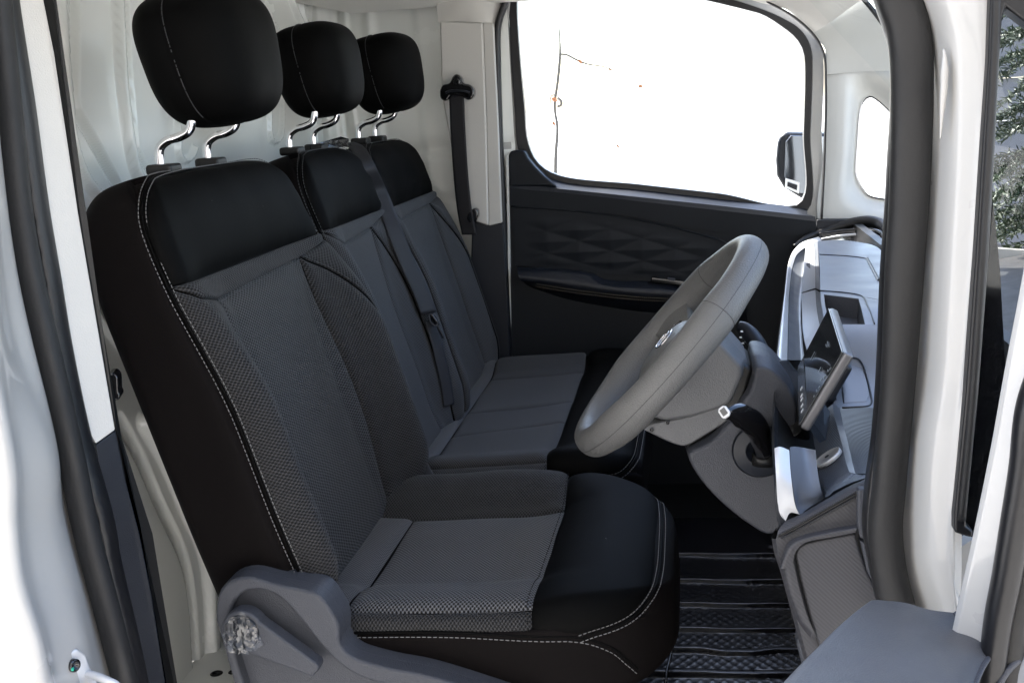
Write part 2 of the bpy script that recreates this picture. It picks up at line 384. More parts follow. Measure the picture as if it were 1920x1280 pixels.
B_dback = back_body(.008, .294, far=1.30, wf=lambda v: 1+.075*np.exp(-((v-.34)/.24)**2), wprof=lambda v: 1.0-.06*sstep(v, .72, 1.0)-.02*(1-sstep(v, 0, .3)))
B_dcush = cush_body(0, .278, length=.552, z0=.352, rw=.17, rv=.19, bolster=bol_cush(h=.024, nearside=.35, farside=1.2, edge=.82, vend=.52))
B_mback = back_body(.545, .215, length=.678, front=.04, D=.062, wprof=lambda v: 1.0-.04*sstep(v, .72, 1.0))
B_oback = back_body(1.005, .25, length=.675, front=.04, D=.062, wprof=lambda v: 1.0-.06*sstep(v, .72, 1.0))
B_bcush = cush_body(.775, .455, length=.485, rw=.08, rv=.10, bolster=bol_cush(h=.014, ins=.84, edge=.93))
def panel(name, B, P0, P1, m, parent, n=40, k=46, puff=.004, sink=.0045, rad=.016, extra=None, label=None, proj=False):
    """one cover panel between two seam lines P0 and P1 (lists of (a, tau)); its edges sink into the seams"""
    A0 = catmull(P0, n) if len(P0) > 2 else catmull(P0, n); A1 = catmull(P1, n)
    s = (np.linspace(0, 1, k)); s = .5-.5*np.cos(s*math.pi); s = .5*s+.5*np.linspace(0, 1, k)
    t = np.linspace(0, 1, n); te = .5*(.5-.5*np.cos(t*math.pi))+.5*t
    A0 = np.stack([np.interp(te, t, A0[:, i]) for i in (0, 1)], 1); A1 = np.stack([np.interp(te, t, A1[:, i]) for i in (0, 1)], 1)
    G = A0[:, None]*(1-s)[None, :, None]+A1[:, None]*s[None, :, None]
    P = B.S(G[..., 0], G[..., 1]); Nn = B.Nrm(G[..., 0], G[..., 1])
    du = np.concatenate([np.zeros((n, 1)), np.cumsum(np.linalg.norm(np.diff(P, axis=1), axis=2), axis=1)], 1)
    dv = np.concatenate([np.zeros((1, k)), np.cumsum(np.linalg.norm(np.diff(P, axis=0), axis=2), axis=0)], 0)
    e = np.minimum(np.minimum(du, du[:, -1:]-du), np.minimum(dv, dv[-1:]-dv))
    off = (puff+sink)*(1-np.exp(-e/rad*1.6))-sink
    if extra is not None: off = off+extra(du/du[:, -1:].clip(1e-6), dv/dv[-1:].clip(1e-6), P)
    # uv measured on the cushion: across and along in metres
    V = P+Nn*off[..., None]
    rel = P-B.O; uu = rel@B.A if proj else du-du[:, -1:]/2; vv = rel@B.L
    return raw(name, V.reshape(-1, 3), gridfaces(n, k), m, parent, uv=np.stack([uu.ravel(), vv.ravel()], 1), label=label)
def shell(name, B, m, parent, sunk, na=120, nt=90):
    A = np.linspace(-5, 5, na); T = np.concatenate([np.linspace(0, 1, nt//2, endpoint=False), np.linspace(1, 2, nt//3, endpoint=False), np.linspace(2, 3, nt//6)])
    a, t = np.meshgrid(A, T); P = B.S(a, t); N = B.Nrm(a, t); P = P-N*(sunk(a, t)*.009)[..., None]
    rel = P-B.O
    uv = np.stack([(np.cumsum(np.ones_like(a), 1)*.008).ravel(), (rel@B.L).ravel()], 1)
    F = gridfaces(len(T), na)
    V = list(P.reshape(-1, 3)); b = len(V); V.append(B.O.copy()); 
    for j in range(na-1): F.append((b, j+1, j))
    uv = np.vstack([uv, [[0, 0]]])
    return raw(name, V, F, m, parent, uv=uv)
def stitch(name, B, poly, off, m, parent, pitch=.0066, ln=.0042, w=.0005, lift=.0012, n=400, t0=0, t1=1):
    Q = catmull(poly, n); P = B.S(Q[:, 0], Q[:, 1]); N = B.Nrm(Q[:, 0], Q[:, 1])
    T = np.gradient(P, axis=0); T /= np.linalg.norm(T, axis=1)[:, None]+1e-12; S = np.cross(N, T); P = P+S*off
    s = np.concatenate([[0], np.cumsum(np.linalg.norm(np.diff(P, axis=0), axis=1))]); parts = []
    for d in np.arange(s[-1]*t0, s[-1]*t1, pitch):
        p, t, nn, ss = [np.array([np.interp(d, s, A[:, i]) for i in range(3)]) for A in (P, T, N, S)]
        parts.append(box_geo(p+nn*lift+t*rng.normal(0, .0002), t*ln/2, ss*w, nn*w*1.2))
    V, F = join_geo(parts); return raw(name, V, F, m, parent, smooth=False, kind='stuff')
def cord(name, B, poly, m, parent, r=.0016, lift=-.001, n=120, off=0):
    Q = catmull(poly, n); P = B.S(Q[:, 0], Q[:, 1]); N = B.Nrm(Q[:, 0], Q[:, 1]); T = np.gradient(P, axis=0); T /= np.linalg.norm(T, axis=1)[:, None]+1e-12
    V, F = tube_geo(P+N*lift+np.cross(N, T)*off, r, 8); return raw(name, V, F, m, parent)

def wrinkle(seed, amp=.0012):
    r = np.random.default_rng(seed); ks = r.normal(0, 18, (5, 3)); ph = r.uniform(0, 6, 5)
    def f(u, v, P):
        return sum(amp*.5*np.sin(P@ks[i]+ph[i]) for i in range(5))
    return f
SEAM = dict(puff=.0045, sink=.0055)
def build_back(B, root, aL, aLe, aR, aB, aE, knit_m, ins_m=None, thread=M['thread']):
    """aL near seam, aLe near edge of the insert, aR far edge of insert, aB crest seam of far bolster, aE far seam"""
    sh = shell('backrest', B, M['fabric_side'], root, lambda a, t: np.where((a > aL-.05) & (a < aE+.05) & (t < 2.0), 1., 0.))
    top = [(aL, .885), (aL*.5, .88), (0, .88), (aE*.5, .88), (aE, .885)]
    seamtop = [(aL, 1.35), (aL*.82, 1.62), (aL*.55, 1.9), (0, 1.95), (aE*.55, 1.9), (aE*.82, 1.62), (aE, 1.35)]
    HT = [(aL*1.04, 1.02), (aL*1.02, 1.2), (aL*.90, 1.45), (aL*.72, 1.66), (aL*.50, 1.85), (aL*.22, 1.95), (0, 1.97), (aE*.5, 1.92), (aE*.8, 1.66), (aE, 1.25)]
    # head panel from the knit edge up, the sides follow the seam
    lo = [(aL, .885), (aL*.6, .88), (0, .88), (aE*.6, .88), (aE, .885)]
    panel('head_panel', B, lo, HT, M['fabric'], sh, n=70, k=60, puff=.006, sink=.005, rad=.03, extra=wrinkle(3, .0008))
    ins_L = [(aLe, .02), (aLe, .5), (aLe-.07, .68), (aLe-.12, .815)]
    ins_R = [(aR, .02), (aR, .3), (aR, .6), (aR, .832)]
    panel('center_insert', B, ins_L, ins_R, ins_m or knit_m, sh, n=60, k=50, puff=.006, sink=.004, rad=.02, extra=wrinkle(5))
    panel('top_band', B, [(aLe-.12, .815), (aLe*.6, .819), (0, .824), (aR, .832)], [(aL, .88), (aL*.4, .875), (0, .875), (aE, .88)], knit_m, sh, n=50, k=14, puff=.003, sink=.003, rad=.008, proj=True)
    panel('bolster', B, [(aL, .02), (aL, .3), (aL, .6), (aL, .875)], [(aLe, .02), (aLe, .5), (aLe-.07, .68), (aLe-.12, .815)], knit_m, sh, n=60, k=40, puff=.005, sink=.0045, rad=.014, extra=wrinkle(9))
    crest = [(aB, .02), (aB, .45), (aB-.04, .62), (aB-.16, .76), (aR+.0, .832)]
    panel('bolster', B, [(aR, .02), (aR, .3), (aR, .6), (aR, .832)], crest, knit_m, sh, n=60, k=36, puff=.006, sink=.004, rad=.016, extra=wrinkle(11))
    panel('bolster', B, crest, [(aE, .02), (aE, .3), (aE, .6), (aE, .875)], knit_m, sh, n=60, k=36, puff=.005, sink=.0045, rad=.014)
    seam = [(aL, .02), (aL, .3), (aL, .6), (aL*1.02, .9)]+HT+[(aE, .9), (aE, .6), (aE, .3), (aE, .02)]
    stitch('stitching', B, seam, .0048, thread, sh, lift=.0014); stitch('stitching', B, seam, -.0048, thread, sh, lift=.0010)
    td = M['thread_dark']
    stitch('stitching', B, crest, -.004, td, sh, pitch=.005, ln=.0034)
    stitch('stitching', B, [(aLe-.12, .815), (aLe*.6, .819), (0, .824), (aR, .832)], -.004, td, sh, pitch=.005, ln=.0034, lift=.002)
    stitch('stitching', B, ins_L, .004, td, sh, pitch=.005, ln=.0034)
    cord('piping', B, crest, M['fabric'], sh); cord('piping', B, seam, M['fabric'], sh, r=.0022, lift=-.002)
    return sh
def headrest(root, c, W=.125, D=.062, H=.094, lean=9, posts=.08, base=(-.2072, .9844), top_in=.03, guides=True):
    """pillow of the headrest with gusset seam, then its two bent chrome posts"""
    r = R(lean); U = np.array([-math.sin(r), 0, math.cos(r)]); Nf = np.array([math.cos(r), 0, math.sin(r)]); c = np.asarray(c, float)
    n, m = 130, 200; V = []
    p = np.linspace(-math.pi/2, math.pi/2, n)[:, None]; t = np.linspace(0, 2*math.pi, m, endpoint=False)[None]
    sp = lambda x, e: np.sign(x)*np.abs(x)**e
    e1, e2 = .60, .62
    z = sp(np.sin(p), e1)*np.ones_like(t); y = sp(np.cos(p), e1)*sp(np.cos(t), e2); x = sp(np.cos(p), e1)*sp(np.sin(t), e2)
    yy = y*(1+.10*z-.03*z*z); xx = x*(1+.08*z)+np.where(x > 0, -.10*y*y, 0)*1.0+.05*(z-.2)*0
    # seam groove where the front pillow meets the gusset
    q = x-(.14-.10*np.abs(y)); g = np.exp(-(q/.035)**2)*.028; pillow = np.where(q > 0, (1-np.exp(-q/.3))*.10, 0)
    P = c+(yy*W*(1-g))[..., None]*Y_+(z*H*(1-g))[..., None]*U+(xx*D*(1-g)+pillow*D)[..., None]*Nf
    h = raw('headrest', P.reshape(-1, 3), gridfaces(n, m, True), M['fabric'], root)
    # stitches beside the seam
    parts = []
    for side in (1,):
        for ph in np.linspace(-.9, 3.6, 150):
            # loop in the y-z outline at x just behind the groove
            yv = math.copysign(abs(math.cos(ph))**.66, -math.cos(ph)); zv = math.copysign(abs(math.sin(ph))**.66, math.sin(ph))
            xq = -.02
            k = 1
            pp = c+Y_*(yv*k*W*(1+.10*zv))*.995+U*(zv*H*k)*.995+Nf*(xq*D*(1+.08*zv))
            dn = Y_*yv/W+U*zv/H; dn /= np.linalg.norm(dn)
            tt = np.cross(dn, Nf)
            # push outward onto the surface: scale ray from centre line
            parts.append((pp, tt, dn))
    # project stitches to nearest surface vertex
    Pf = P.reshape(-1, 3); out = []
    for pp, tt, dn in parts:
        i = ((Pf-pp)**2).sum(1).argmin(); out.append(box_geo(Pf[i]+dn*.0006, tt*.0018, Nf*.0005, dn*.0006))
    Vs, Fs = join_geo(out); raw('stitching', Vs, Fs, M['thread_dark'], h, smooth=False, kind='stuff')
    bx, bz = base
    for sy in (-1, 1):
        yb = c[1]+sy*posts
        pts = [(bx, yb, bz-.02), (bx-.002, yb, bz+.012), (bx+.002, yb, bz+.030), (bx+.016, yb, bz+.040), (bx+.034, yb, bz+.044), (bx+.050, yb, bz+.052), (bx+.056, yb, bz+.068), (bx+.054, yb, bz+.10)]
        tube('post', pts, .0068, M['chrome'], h, k=16, n=60)
        g = prism('post_guide', [(bx-.017, yb-.020, bz-.010), (bx+.024, yb-.020, bz-.010), (bx+.024, yb+.020, bz-.010), (bx-.017, yb+.020, bz-.010)], (0, 0, .016), M['black'], h, bevel=.005)
    return h

# driver's seat ------------------------------------------------------
seat = thing('driver_seat', 'nearest black and grey cloth seat behind the steering wheel, with grey side shield', 'car seat')
db = build_back(B_dback, seat, -1.60, -.60, .66, 1.02, 1.45, M['knit'], M['knit_insert'])
headrest(seat, (-.143, .0, 1.140), W=.137, D=.076, H=.100, posts=.083)
dc = shell('cushion', B_dcush, M['fabric_side'], seat, lambda a, t: np.where((a > -1.75) & (a < 1.6) & (t < 1.6), 1., 0.))
KN = M['knit']
panel('center_insert', B_dcush, [(-1.20, .26), (-1.27, .5), (-1.30, .75), (-1.30, 1.0)], [(.55, .26), (.52, .5), (.52, .75), (.53, 1.0)], M['knit_cushion'], dc, n=60, k=60, rad=.018, puff=.004, sink=.004, extra=wrinkle(21))
panel('rear_roll', B_dcush, [(-1.2, .255), (-.5, .25), (.55, .255)], [(-1.1, .02), (-.4, .02), (.62, .02)], M['knit_strip'], dc, n=50, k=20, rad=.012, puff=.008, sink=.004, proj=True)
panel('bolster', B_dcush, [(-1.72, .0), (-1.72, .3), (-1.78, .7), (-1.92, 1.0)], [(-1.18, .0), (-1.20, .26), (-1.29, .6), (-1.30, 1.0)], KN, dc, n=60, k=24, rad=.010, puff=.004, extra=wrinkle(23))
panel('bolster', B_dcush, [(.60, .0), (.55, .26), (.52, .6), (.53, 1.0)], [(1.75, .0), (1.75, .3), (1.75, .7), (1.8, 1.0)], KN, dc, n=60, k=40, rad=.016, puff=.006, extra=wrinkle(25))
fr_seam = [(-2.05, 1.22), (-1.85, 1.45), (-1.4, 1.62), (-.8, 1.69), (0, 1.70), (.8, 1.68), (1.4, 1.6), (1.85, 1.42), (1.95, 1.2)]
panel('front_panel', B_dcush, [(-1.93, 1.0), (-1, .99), (0, 1.0), (1, 1.01), (1.8, 1.0)], fr_seam, M['fabric'], dc, n=90, k=40, rad=.03, puff=.006, sink=.005, extra=wrinkle(27, .0008))
stitch('stitching', B_dcush, fr_seam, .005, M['thread'], dc); stitch('stitching', B_dcush, fr_seam, -.005, M['thread'], dc)
nr_seam = [(-1.72, .0), (-1.72, .3), (-1.78, .7), (-1.93, 1.0), (-2.05, 1.22), (-2.3, 1.36), (-2.7, 1.45), (-2.98, 1.5)]
stitch('stitching', B_dcush, nr_seam, -.006, M['thread'], dc, pitch=.0078, ln=.005, w=.0005, lift=.0015); cord('piping', B_dcush, nr_seam, M['fabric'], dc, r=.0022)
cord('piping', B_dcush, fr_seam, M['fabric'], dc, r=.0022)
stitch('stitching', B_dcush, [(-1.93, 1.0), (-1, .99), (0, 1.0), (1, 1.01), (1.8, 1.0)], .004, M['fabric'], dc, pitch=.01)

lint = []
for B, a, t in ((B_dback, -.1, .42), (B_dback, .35, .52), (B_dback, -.35, .6), (B_dback, .2, .25), (B_dcush, -.3, .5), (B_dcush, -.7, .7), (B_dcush, .1, .62), (B_dcush, -.2, 1.3), (B_dback, -.4, 1.2), (B_dback, .3, 1.0)):
    p = B.S(np.array(a), np.array(t))+B.Nrm(np.array(a), np.array(t))*.0062; d_ = rng.normal(size=3); d_ /= np.linalg.norm(d_); e_ = np.cross(d_, Y_); e_ /= np.linalg.norm(e_)
    lint.append(box_geo(p, d_*rng.uniform(.0006, .0016), e_*.0003, np.cross(d_, e_)*.0003))
raw('lint', *join_geo(lint), M['thread'], seat, smooth=False, kind='stuff')
# bench --------------------------------------------------------------
bench = thing('passenger_bench', 'double black and grey cloth bench seat with two headrests, beyond the driver seat', 'car seat')
build_back(B_mback, bench, -1.55, -.60, .48, .84, 1.30, M['knit_fine'], thread=M['thread_dark'])
build_back(B_oback, bench, -1.30, -.62, .72, 1.02, 1.50, M['knit_fine'], thread=M['thread_dark'])
headrest(bench, (-.158, .535, 1.134), W=.119, D=.070, H=.090, posts=.072)
headrest(bench, (-.150, 1.004, 1.135), W=.126, D=.076, H=.092, posts=.072)
bc = shell('cushion', B_bcush, M['fabric_side'], bench, lambda a, t: np.where((a > -1.8) & (a < 1.6) & (t < 1.9), 1., 0.))
KF = M['knit_fine']; st = .80
xs = [(-1.42, -1.42), (-.47, -.32), (-.05, .06), (.69, .72), (1.75, 1.75)]
for i in range(4):
    (a0, a1), (b0, b1) = xs[i], xs[i+1]
    panel('seat_strip', B_bcush, [(a0, .17), ((a0+a1)/2, .5), (a1, st)], [(b0, .17), ((b0+b1)/2, .5), (b1, st)], KF, bc, n=36, k=30, rad=.010, puff=.004, sink=.0045, extra=wrinkle(40+i))
panel('rear_roll', B_bcush, [(-1.42, .165), (0, .165), (1.7, .165)], [(-1.42, .0), (0, .0), (1.7, .0)], M['knit_strip'], bc, n=50, k=18, rad=.012, puff=.006, proj=True)
panel('bolster', B_bcush, [(-1.86, 0), (-1.86, .4), (-1.88, st)], [(-1.43, 0), (-1.43, .4), (-1.43, st)], KF, bc, n=36, k=14, rad=.008)
bs = [(-2.0, 1.05), (-1.9, 1.35), (-1.5, 1.58), (-1.0, 1.70), (0, 1.75), (1.0, 1.72), (1.6, 1.5)]
panel('front_panel', B_bcush, [(-1.88, st), (-1, st), (0, st+.01), (1, st+.02), (1.75, st)], bs, M['fabric'], bc, n=90, k=30, rad=.025, puff=.006)
stitch('stitching', B_bcush, bs, .006, M['thread'], bc); stitch('stitching', B_bcush, bs, -.006, M['thread'], bc)
stitch('stitching', B_bcush, [(-1.87, 0), (-1.87, .4), (-1.9, st), (-2.0, 1.05)], 0, M['thread_dark'], bc)
cord('piping', B_bcush, bs, M['fabric'], bc, r=.002)
# plinth under the bench
prism('bench_plinth', [(-.05, .36, .02), (.36, .36, .02), (.36, 1.2, .02), (-.05, 1.2, .02)], (0, 0, .2), M['black'], bench, bevel=.02)
# ------------------------------------------------------------------ seat base shield, lever
Ys = -.318
def pxpoly(pts, Y): return [at(u, v, Y=Y) for u, v in pts]
sh_pts = [(407, 1160), (408, 1130), (416, 1102), (436, 1084), (470, 1078), (520, 1092), (570, 1102), (600, 1112), (622, 1140), (637, 1170), (640, 1205), (660, 1226), (720, 1246), (800, 1262), (900, 1292), (1010, 1330), (1010, 1420), (470, 1420), (440, 1290), (418, 1210)]
sp_ = catmull(pxpoly(sh_pts[:16], Ys), 60)
oc_ = list(sp_)+[at(1010, 1420, Y=Ys), at(470, 1420, Y=Ys), at(440, 1290, Y=Ys), at(418, 1210, Y=Ys)]
shield = prism('side_shield', [p+Y_*.014 for p in oc_], (0, .042, 0), M['plastic_grey'], seat, bevel=.008, seg=4)
inn = catmull(pxpoly([(1010, 1372), (860, 1330), (740, 1290), (660, 1262), (612, 1222), (560, 1158), (520, 1118), (488, 1106), (458, 1110), (438, 1130), (431, 1165), (440, 1230), (462, 1300), (490, 1400)], Ys-.006), 60)
band = prism('shield_flange', [p-Y_*.006 for p in (list(sp_)+[at(1010, 1372, Y=Ys)])]+list(inn)[1:]+[at(470, 1420, Y=Ys-.006), at(440, 1290, Y=Ys-.006), at(418, 1210, Y=Ys-.006)], (0, .03, 0), M['plastic_grey'], shield, bevel=.0055, seg=4)
# reclining lever: round boss with a tapering handle
lc = at(454, 1184, Y=Ys-.026); hl = at(588, 1258, Y=Ys-.026); dl = (hl-lc); ln_ = np.linalg.norm(dl); dl /= ln_; nl = np.cross(dl, Y_); nl /= np.linalg.norm(nl)
if nl[2] < 0: nl = -nl
rb_ = .030; out = []
for k in range(26):
    t = R(58)+k*(R(360-58-62))/25; out.append(lc+dl*rb_*math.cos(t)*1.0+nl*rb_*math.sin(t))
tip = [hl-nl*.012-dl*.012, hl-nl*.010+dl*.002, hl+nl*.006+dl*.006, hl+nl*.012+dl*.0]
lev = prism('recline_lever', out+tip, (0, .024, 0), M['plastic_grey'], seat, bevel=.006, seg=4)
V, F = disc_geo(lc, dl, nl, -Y_, [(.024, -.002), (.024, .0025), (.0225, .0035), (.0, .0035)], 40)
raw('lever_cap', V, F, M['plastic_dark'], lev)
# seat pedestal, hidden in the dark
prism('seat_plinth', [(-.02, -.24, .0), (.38, -.24, .0), (.38, .27, .0), (-.02, .27, .0)], (0, 0, .22), M['black'], seat, bevel=.02)
# crumpled protective film on the lever
n, m = 22, 48; V = []
cx = at(455, 1190, Y=Ys-.0305)
for i in range(n):
    r_ = i/(n-1)
    for j in range(m):
        a = 2*math.pi*j/m
        rag = 1+.10*math.sin(3*a+1)+.07*math.sin(7*a+.4)+.05*math.sin(13*a)
        h = .0045*(1-r_*r_)+(.0020*math.sin(3*a+5*r_)+.0014*math.sin(7*a-4*r_+1))*r_**1.8+.0012*abs(math.sin(2.2*(math.cos(a)+.5*math.sin(a))*r_*3))+.0035*max(0, math.sin(2*a+.6))*r_**3
        V.append(cx+dl*math.cos(a)*r_*.0275*rag+nl*math.sin(a)*r_*.0285*rag-Y_*(h+.001))
film = raw('plastic_film', V, gridfaces(n, m, True), M['film'], None, smooth=False)
tag(film, 'crumpled clear protective film stuck over the round cap of the seat recline lever', 'plastic wrap')

# ------------------------------------------------------------------ van body: bulkhead, floor, sides
body = thing('van_body', 'white painted van cab shell with bulkhead, pillars and door openings around the seats', 'van')
XB = -.42
def bh(u, v): p = at(u, v, X=XB); return (p[1], p[2])
def segdist(Yg, Zg, pl):
    d = np.full(Yg.shape, 9.)
    for (y0, z0), (y1, z1) in zip(pl[:-1], pl[1:]):
        dx, dz = y1-y0, z1-z0; L2 = dx*dx+dz*dz+1e-12
        t = np.clip(((Yg-y0)*dx+(Zg-z0)*dz)/L2, 0, 1); d = np.minimum(d, np.hypot(Yg-y0-t*dx, Zg-z0-t*dz))
    return d
ys = np.arange(-.46, 1.345, .0034); zs = np.arange(.0, 1.42, .0042)
Yg, Zg = np.meshgrid(ys, zs); H = np.zeros_like(Yg)
def pl2(pts): return [tuple(q) for q in catmull([bh(*p) for p in pts], 30)]
ribs = [([(100, -60), (112, 120), (128, 270), (150, 330), (180, 368), (240, 420)], .011, .010), ([(212, -60), (216, 60), (224, 180), (236, 270), (252, 330), (285, 360)], .012, .010),
        ([(238, -60), (240, 60), (250, 200), (262, 290), (300, 345)], .008, -.006), ([(140, -60), (141, 100), (143, 205), (165, 245), (200, 310), (260, 420)], .018, -.010),
        ([(150, 545), (200, 620), (240, 668)], .006, .006),
        ([(225, 790), (262, 855), (300, 945), (345, 1045), (360, 1120), (368, 1240)], .020, -.012), ([(265, 790), (300, 850), (335, 930), (378, 1035), (388, 1110), (392, 1230)], .022, .012),
        ([(500, 45), (506, 42), (514, 50), (522, 80), (526, 200), (524, 255), (514, 266), (503, 258), (500, 200), (497, 90), (500, 45)], .006, .006),
        ([(325, 235), (326, 285), (335, 300), (350, 296), (356, 280)], .006, .006), ([(560, -40), (566, 30), (576, 45), (580, 0), (578, -40)], .005, .006),
        ([(530, -40), (546, 10), (566, 60), (572, 150), (585, 230), (590, 300)], .010, .008)]
for p, w, h in ribs:
    w = max(.0065, w*.8); d = segdist(Yg, Zg, pl2(p)); H += h*(1-sstep(d, w*.55, w*1.05))
# gentle pressed fields
d = segdist(Yg, Zg, pl2([(300, 60), (300, 240), (420, 260), (480, 240), (480, 20)])); H += .004*np.exp(-(d/.05)**2)
P = np.stack([XB+H*1.8, Yg, Zg], -1)
# the far end of the sheet curls forward into the side wall
raw('bulkhead', P.reshape(-1, 3), gridfaces(*Yg.shape), M['paint_in'], body)
# side wall sheet from the bulkhead corner forward, with stamped vertical ribs
xs_ = np.arange(XB-.01, .11, .004); zz = np.arange(.0, 1.42, .01); Xg, Zq = np.meshgrid(xs_, zz)
Hs = np.zeros_like(Xg)
for x0, w, h in ((XB+.035, .010, .012), (XB+.075, .008, -.010), (XB+.10, .007, .008), (XB+.165, .014, .010)):
    Hs += h*np.exp(-((Xg-x0-.02*np.sin(Zq*4))/w)**2)*sstep(Zq, .95 if x0 < -.3 else .2, 1.0 if x0 < -.3 else .4)
Hs += .012*sstep(Xg, -.16, -.13)-.010*np.exp(-((Zq-.94)/.016)**2)*sstep(Xg, -.2, -.16)-.012*np.exp(-((Zq-.80)/.02)**2)*sstep(Xg, -.2, -.16)
raw('side_wall', np.stack([Xg, 1.33-Hs-.03*np.exp(-((Xg-XB)/.03)**2), Zq], -1).reshape(-1, 3), gridfaces(*Xg.shape), M['paint_in'], body)
# floor sheet behind the seats with drain holes (small dark recessed cups)
fl = prism('floor_pan', [(-.43, -.46, -.03), (.05, -.46, -.03), (.05, 1.36, -.03), (-.43, 1.36, -.03)], (0, 0, .03), M['paint_in'], body)
for u, v, r_ in ((406, 1262, .0095), (438, 1259, .0075), (385, 1290, .009)):
    c = at(u, v, Z=.0)
    V, F = disc_geo(c, X_, Y_, Z_, [(r_+.003, .0004), (r_, .0022), (r_-.0015, .0008), (r_-.0015, .0006)], 28); raw('drain_hole', V, F[:-1], M['black'], body)
prism('front_floor', [(.05, -.46, -.03), (1.25, -.46, -.03), (1.25, 1.36, -.03), (.05, 1.36, -.03)], (0, 0, .02), M['black'], body)
# roof and headliner
hz = 1.335
prism('roof', [(XB-.02, -.48, hz+.02), (.62, -.48, hz+.02), (.62, 1.40, hz+.02), (XB-.02, 1.40, hz+.02)], (0, 0, .03), M['paint'], body)
sheet('headliner', [[(XB, -.44, hz-.03), (.1, -.44, hz-.03), (.62, -.44, hz-.05)], [(XB, -.36, hz+.0), (.1, -.36, hz), (.66, -.36, hz-.02)], [(XB, .5, hz+.012), (.1, .5, hz+.012), (.70, .5, hz-.01)],
      [(XB, 1.16, hz), (.1, 1.16, hz), (.68, 1.16, hz-.02)], [(XB+.12, 1.27, hz-.03), (.1, 1.27, hz-.03), (.70, 1.27, hz-.05)]], M['liner'], body, nu=30, smooth_rows=True, nv=40)

# far pillar trim and the surround of the far door ---------------------
tr = prism('pillar_trim', pxpoly([(824, 40), (905, 42), (912, 230), (916, 424), (886, 414), (850, 300), (828, 180)], 1.255), (0, .06, 0), M['trim'], body, bevel=.006)
prism('pillar_trim', pxpoly([(905, 41), (925, 44), (934, 230), (941, 418), (916, 424), (912, 230)], 1.258), (0, .07, 0), M['trim'], body, bevel=.004, label='narrow pale edge strip of the far pillar trim')
sheet('pillar_header', [A3([(818, -60, 1.24), (870, -60, 1.2), (930, -60, 1.25), (985, -60, 1.3)]), A3([(818, 0, 1.25), (865, -5, 1.235), (915, 5, 1.26), (950, 5, 1.30)]), A3([(822, 42, 1.26), (860, 41, 1.255), (905, 43, 1.258), (932, 46, 1.285)])], M['trim'], body, nu=30, smooth_rows=True)
prism('lower_pillar_trim', pxpoly([(885, 414), (943, 420), (952, 560), (956, 680), (958, 780), (900, 780), (880, 600)], 1.262), (0, .06, 0), M['plastic_dark'], body, bevel=.004)
ff = lambda pts, Y, name, m, w, par=body, th=.012, n=60: profile_band(name, pxpoly(pts, Y), 1, (0, -1, 0), [(-w/2, 0), (-w/2*.9, th*.7), (-w*.2, th), (w*.2, th), (w/2*.9, th*.7), (w/2, 0)], m, par, n=n)
# black seal of the far door opening
ff([(958, -60), (950, 0), (935, 45), (934, 130), (938, 260), (944, 400), (950, 540), (956, 680)], 1.29, 'door_seal', M['rubber_black'], .017, th=.020)
# white outer frame of the far side shell
prism('door_aperture', pxpoly([(935, -80), (935, 30), (940, 200), (947, 400), (953, 665), (968, 665), (966, 400), (958, 250), (951, 60), (965, -80)], 1.325), (0, .05, 0), M['paint'], body, bevel=.002)

# ------------------------------------------------------------------ far door
door = thing('passenger_door', 'closed far side door with dark trim panel, quilted insert and large bright window', 'van door')
wf_out = [(963, -120), (955, 0), (957, 90), (965, 200), (974, 290), (1000, 330), (1040, 352), (1200, 372), (1400, 392), (1512, 398), (1519, 250), (1523, 125), (1521, 92), (1503, 58), (1462, 32), (1400, 8), (1320, -14), (1200, -40), (1100, -55)]
wf_in = [(975, -90), (969, 0), (974, 100), (983, 200), (989, 265), (1008, 305), (1045, 328), (1200, 346), (1350, 363), (1500, 381), (1507, 250), (1509, 112), (1505, 92), (1492, 71), (1462, 47), (1431, 28), (1400, 19), (1320, 0), (1200, -25)]
def ring(name, outer, inner, Y, d, m, par, n=120, bev=.0015):
    O_ = catmull(pxpoly(outer+[outer[0]], Y), n); I_ = catmull(pxpoly(inner+[inner[0]], Y), n)
    V = np.concatenate([O_, I_, O_+np.array([0, d, 0]), I_+np.array([0, d, 0])]); F = []
    for i in range(n-1):
        F += [(i, i+1, n+i+1, n+i), (2*n+i, 3*n+i, 3*n+i+1, 2*n+i+1), (i, 2*n+i, 2*n+i+1, i+1), (n+i, n+i+1, 3*n+i+1, 3*n+i)]
    o = raw(name, V, F, m, par, smooth=False); bevelmod(o, bev, 2); return o
ring('window_frame', [(963, -150), (940, -20), (950, 90), (958, 200), (965, 290), (985, 350), (1040, 372), (1200, 392), (1400, 412), (1536, 410), (1541, 250), (1545, 125), (1542, 100), (1530, 70), (1478, 24), (1400, -8), (1320, -34), (1200, -60), (1100, -90)], [(975, -100)]+wf_out[1:-3]+[(1320, -14), (1200, -40)], 1.335, .03, M['paint'], door)
ring('window_seal', wf_out, wf_in, 1.328, .03, M['rubber_black'], door)
glass = raw('window_glass', catmull(pxpoly(wf_in+[wf_in[0]], 1.352), 90)[:-1], [tuple(range(89))], None, door, smooth=False)
glass.data.materials.append(bpy.data.materials['thin_glass'])
